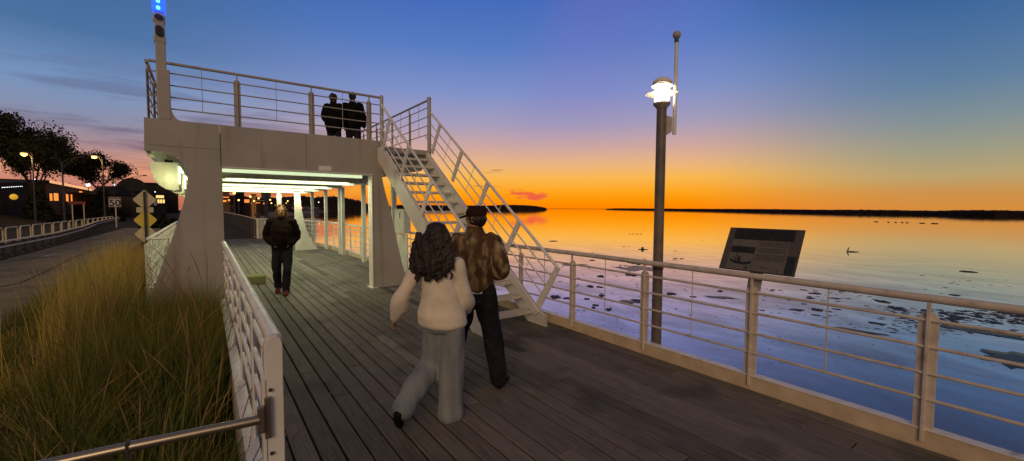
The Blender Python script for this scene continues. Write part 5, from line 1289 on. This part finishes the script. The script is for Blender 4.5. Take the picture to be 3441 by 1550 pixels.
mb = MB(); ell(mb, Hc+hf*.055-hu*.088, (.062, .045, .048), (hr_, hf, hu), 16); ell(mb, Hc+hf*.085-hu*.042, (.030, .012, .008), (hr_, hf, hu), 10); fuse(mb, 'beard', 'hairauburn', pr, .006, .010, 50, (1, 1, 1), 1)

# --- woman in the cream sweater, seen from behind
T = Fr((1.53, 3.01, 0), R(44), 1.60)
pr = thing('person', T.p, 'long-haired person in a cream sweater and wide pale jeans walking away', 'person')
P = dict(armL=[(-.20, -.03, 1.36), (-.33, -.10, 1.12), (-.43, -.01, .90)], armR=[(.145, -.02, 1.36), (.195, .03, 1.10), (.17, .19, .95)], legL=[(-.09, 0, .88), (-.13, .05, .47), (-.25, -.27, .22)], legR=[(.09, 0, .88), (.07, .03, .48), (.06, .02, .09)], toeL=(-.22, .35, -.88), toeR=(.05, 1, 0), curl=.5)
P['head'] = (-.045, .02, 1.60)
Hc, hf, hr_, hu = body(T, P, par=pr, headdir=T.f*1.0+T.r*.15)
mb = MB(); k = T.k
torso(mb, T, [(.83, .0, 0, .195*k, .155*k), (.86, .0, 0, .222*k, .175*k), (.94, -.005, -.01, .218*k, .17*k), (1.05, -.015, -.01, .178*k, .145*k), (1.2, -.025, -.01, .166*k, .135*k), (1.32, -.03, -.01, .172*k, .125*k), (1.41, -.035, -.01, .14*k, .10*k), (1.46, -.04, -.005, .085*k, .085*k), (1.50, -.04, 0, .07*k, .07*k)])
for sd, sg in (('L', -1), ('R', 1)):
    a_, b2, c_ = [T(*q_) for q_ in P['arm'+sd]]; limb(mb, [T(sg*.12, -.01, 1.38), a_, b2, b2.lerp(c_, .55), c_+(c_-b2).normalized()*.02], [.066*k, .066*k, .072*k, .078*k, .050*k])
fuse(mb, 'sweater', 'sweater', pr, .011, .022, 6, (1, 1, .8), fine=.0015)
mb = MB(); torso(mb, T, [(.80, 0, 0, .15*k, .125*k), (.86, 0, 0, .168*k, .13*k), (.94, 0, 0, .155*k, .12*k), (1.0, 0, 0, .14*k, .11*k)])
for sd in ('L', 'R'):
    hp, kn, an = [T(*q_) for q_ in P['leg'+sd]]
    limb(mb, [hp-Vector((0, 0, .04)), hp.lerp(kn, .5), kn, kn.lerp(an, .5), an+(an-kn).normalized()*(.035 if sd == 'R' else .0)], [.098*k, .105*k, .105*k, .115*k, .125*k if sd == 'R' else .10*k])
fuse(mb, 'jeans', 'denim', pr, .013, .030, 7, (1.3, 1.3, .45))
for sd in ('L', 'R'):
    an = T(*P['leg'+sd][2]); tv = P['toe'+sd]; tv = T.r*tv[0]+T.f*tv[1]+T.z*tv[2]; mb = MB()
    upd = Vector((0, 0, 1)) if sd == 'R' else (T.f*-.8+T.z*.5)
    hp_ = Vector((an.x, an.y, an.z-.075))-T.f*.07 if sd == 'R' else an-tv.normalized()*.02-T.f*.05
    shoe(mb, hp_, tv, upd, .9, .23); fuse(mb, 'shoe', 'blackshoe' if sd == 'L' else 'redshoe', pr, .008)
mb = MB(); ell(mb, Hc+hu*.03-hf*.022, (.094, .105, .108), (hr_, hf, hu), 20)
for (z, rx, ry, dy, dx) in ():
    pass
ringed(mb, [(Hc+hu*.06-hf*.05, .085, .07, hr_, hf), (Hc+hu*.0-hf*.055, .112, .085, hr_, hf), (Hc-hu*.08-hf*.07, .148, .10, hr_, hf), (Hc-hu*.15-hf*.085, .172, .105, hr_, hf), (Hc-hu*.21-hf*.10, .168, .09, hr_, hf), (Hc-hu*.26-hf*.11, .135, .07, hr_, hf), (Hc-hu*.29-hf*.115, .06, .04, hr_, hf)], 24)
rs = random.Random(3)
for i in range(130):
    a = rs.uniform(-1.35, 1.35); x_ = math.sin(a)*.145; y_ = -.075-math.cos(a)*.075; z0_ = rs.uniform(-.05, .06); ln = rs.uniform(.22, .34)*(1-.25*abs(math.sin(a))); ph = rs.uniform(0, 6)
    pts_ = []
    for j in range(9):
        t_ = j/8; pts_.append(Hc+hr_*(x_*(1+.30*t_)+.014*math.sin(t_*13+ph))+hf*(y_-.03*t_+.012*math.cos(t_*13+ph))+hu*(z0_-ln*t_))
    mb.tube(pts_, [.012, .013, .014, .014, .014, .013, .012, .009, .004], 6)
fuse(mb, 'hair', 'hairblack', pr, .0065, .016, 26, (1, 1, .45), 1, fine=.004)

# --- man in the cap, seen from behind
T = Fr((2.06, 3.385, 0), R(42), 1.74)
pr = thing('person', T.p, 'person in a brown mottled jacket and dark cap walking beside the cream sweater', 'person')
P = dict(armL=[(-.17, -.01, 1.40), (-.24, .06, 1.14), (-.18, .26, 1.05)], armR=[(.175, -.01, 1.40), (.262, -.02, 1.15), (.15, .16, 1.06)], legL=[(-.09, 0, .90), (-.17, .10, .50), (-.27, -.10, .16)], legR=[(.09, 0, .90), (.16, .05, .50), (.235, .0, .09)], toeL=(-.1, 1, -.4), toeR=(.2, 1, 0), curl=.9)
P['head'] = (.0, .03, 1.61)
hd = (-rt*.95+Vector((fw.x, fw.y, 0))*.45).normalized()
Hc, hf, hr_, hu = body(T, P, par=pr, headdir=hd)
mb = MB(); k = T.k
torso(mb, T, [(.93, 0, 0, .155*k, .125*k), (.96, 0, 0, .178*k, .142*k), (1.02, 0, 0, .172*k, .145*k), (1.12, 0, -.01, .176*k, .15*k), (1.24, 0, -.015, .174*k, .15*k), (1.34, 0, -.015, .176*k, .14*k), (1.42, 0, -.01, .155*k, .12*k), (1.48, 0, 0, .095*k, .095*k), (1.54, 0, .01, .078*k, .08*k)])
for sd, sg in (('L', -1), ('R', 1)): limb(mb, [T(sg*.13, 0, 1.39)]+[T(*q_) for q_ in P['arm'+sd]], [.082*k, .080*k, .074*k, .052*k])
fuse(mb, 'jacket', 'camo', pr, .012, .022, 10, (1.2, 1.2, .6), fine=.003)
mb = MB(); torso(mb, T, [(.80, 0, 0, .15*k, .125*k), (.86, 0, 0, .17*k, .13*k), (.94, 0, 0, .165*k, .128*k), (1.01, 0, 0, .155*k, .12*k)])
for sd in ('L', 'R'):
    hp, kn, an = [T(*q_) for q_ in P['leg'+sd]]
    limb(mb, [hp+Vector((0, 0, .03)), hp.lerp(kn, .5), kn, kn.lerp(an, .5), an+(an-kn).normalized()*.015], [.112*k, .108*k, .090*k, .086*k, .080*k])
fuse(mb, 'trousers', 'denimdark', pr, .013, .020, 8, (1.2, 1.2, .6))
mb = MB(); torso(mb, T, [(.925, 0, 0, .165*k, .132*k), (.945, 0, 0, .168*k, .134*k)]); mb.build('shirt_hem', 'sweater', pr, True)
for sd in ('L', 'R'):
    an = T(*P['leg'+sd][2]); tv = P['toe'+sd]; tv = T.r*tv[0]+T.f*tv[1]+T.z*tv[2]; mb = MB(); shoe(mb, Vector((an.x, an.y, an.z-.08))-T.f*.07, tv, Vector((0, 0, 1)), 1.02, .28); limb(mb, [an-Vector((0, 0, .03)), an+Vector((0, 0, .04))], [.046, .048]); fuse(mb, 'shoe', 'blackshoe', pr, .008)
mb = MB(); ell(mb, Hc+hu*.012-hf*.018, (.084, .096, .09), (hr_, hf, hu), 20); fuse(mb, 'hair', 'hairblack', pr, .007, .01, 40, (1, 1, 1), 1)
mb = MB(); ell(mb, Hc+hu*.060-hf*.006, (.090, .106, .078), (hr_, hf, hu), 22); fuse(mb, 'cap', 'cap', pr, .006)
mb = MB(); ringed(mb, [(Hc+hf*(.07+.0125*j)+hu*(.042-.0035*j), .074*math.sqrt(max(0.02, 1-(j/8.3)**2)), .006, hr_, hu) for j in range(9)], 16); mb.build('cap_brim', 'cap', pr, True)

# --- two people on the viewing platform
def dark_person(pos, az, h, lab, armx, wide, capped):
    T = Fr(pos, az, h); pr = thing('person', T.p, lab, 'person'); k = T.k
    P = dict(armL=[(-.20, 0, 1.40), (-.27, -.02, 1.13), (-.20, .14, 1.0)] if not armx else [(-.20, 0, 1.40), (-.30, .06, 1.18), (-.33, .16, 1.34)], armR=[(.20, 0, 1.40), (.28, -.03, 1.13), (.27, .06, .90)], legL=[(-.09, 0, .90), (-.10, .02, .49), (-.11, 0, .09)], legR=[(.09, 0, .90), (.12, .02, .49), (.15, -.01, .09)], toeL=(0, 1, 0), toeR=(.1, 1, 0), curl=.7)
    Hc, hf, hr_, hu = body(T, P, par=pr, headdir=T.f+T.r*(.5 if not armx else -.1), vox=.014)
    mb = MB(); torso(mb, T, [(.70 if wide else .82, 0, 0, .17*k, .14*k), (.78 if wide else .86, 0, 0, .20*k, .16*k), (1.0, 0, 0, .20*k*(1.28 if wide else 1.08), .17*k), (1.2, 0, 0, .21*k*(1.18 if wide else 1.08), .17*k), (1.33, 0, 0, .215*k, .15*k), (1.42, 0, 0, .16*k, .115*k), (1.48, 0, 0, .09*k, .09*k), (1.54, 0, 0, .08*k, .085*k)])
    for sd, sg in (('L', -1), ('R', 1)): limb(mb, [T(sg*.13, 0, 1.39)]+[T(*q_) for q_ in P['arm'+sd]], [.09*k, .083*k, .072*k, .055*k])
    fuse(mb, 'coat', 'blackcloth', pr, .016, .018, 8)
    mb = MB(); cloth_leg(mb, T, P, [.10, .095, .078, .07, .03, .07]); fuse(mb, 'trousers', 'denimdark', pr, .016, .012, 8)
    for sd in ('L', 'R'):
        an = T(*P['leg'+sd][2]); mb = MB(); shoe(mb, Vector((an.x, an.y, an.z-.085))-T.f*.07, T.f, Vector((0, 0, 1)), 1.0, .27); fuse(mb, 'shoe', 'blackshoe', pr, .010)
    mb = MB(); ell(mb, Hc+hu*.03-hf*.012, (.090, .102, .108), (hr_, hf, hu), 20)
    if not armx: limb(mb, [Hc+hr_*-.09, Hc+hr_*-.08-hu*.08], [.03, .02])
    fuse(mb, 'hair', 'hairblack', pr, .009, .02, 30, (1, 1, 1), 1)
dark_person((2.72, 11.4, 2.955), R(40), 1.64, 'shorter dark-coated person standing on the platform, left one of the pair', 0, 1, 0)
dark_person((3.18, 11.35, 2.955), R(30), 1.74, 'taller dark-coated person standing on the platform, right one of the pair', 1, 0, 0)

S.view_settings.view_transform = 'Standard'; S.view_settings.look = 'None'; S.view_settings.exposure = 0; S.view_settings.gamma = 1
S.cycles.max_bounces = 6; S.cycles.use_denoising = True
try: S.cycles.use_adaptive_sampling = True
except Exception: pass
for o in bpy.data.objects:
    if '_w' in o: del o['_w']
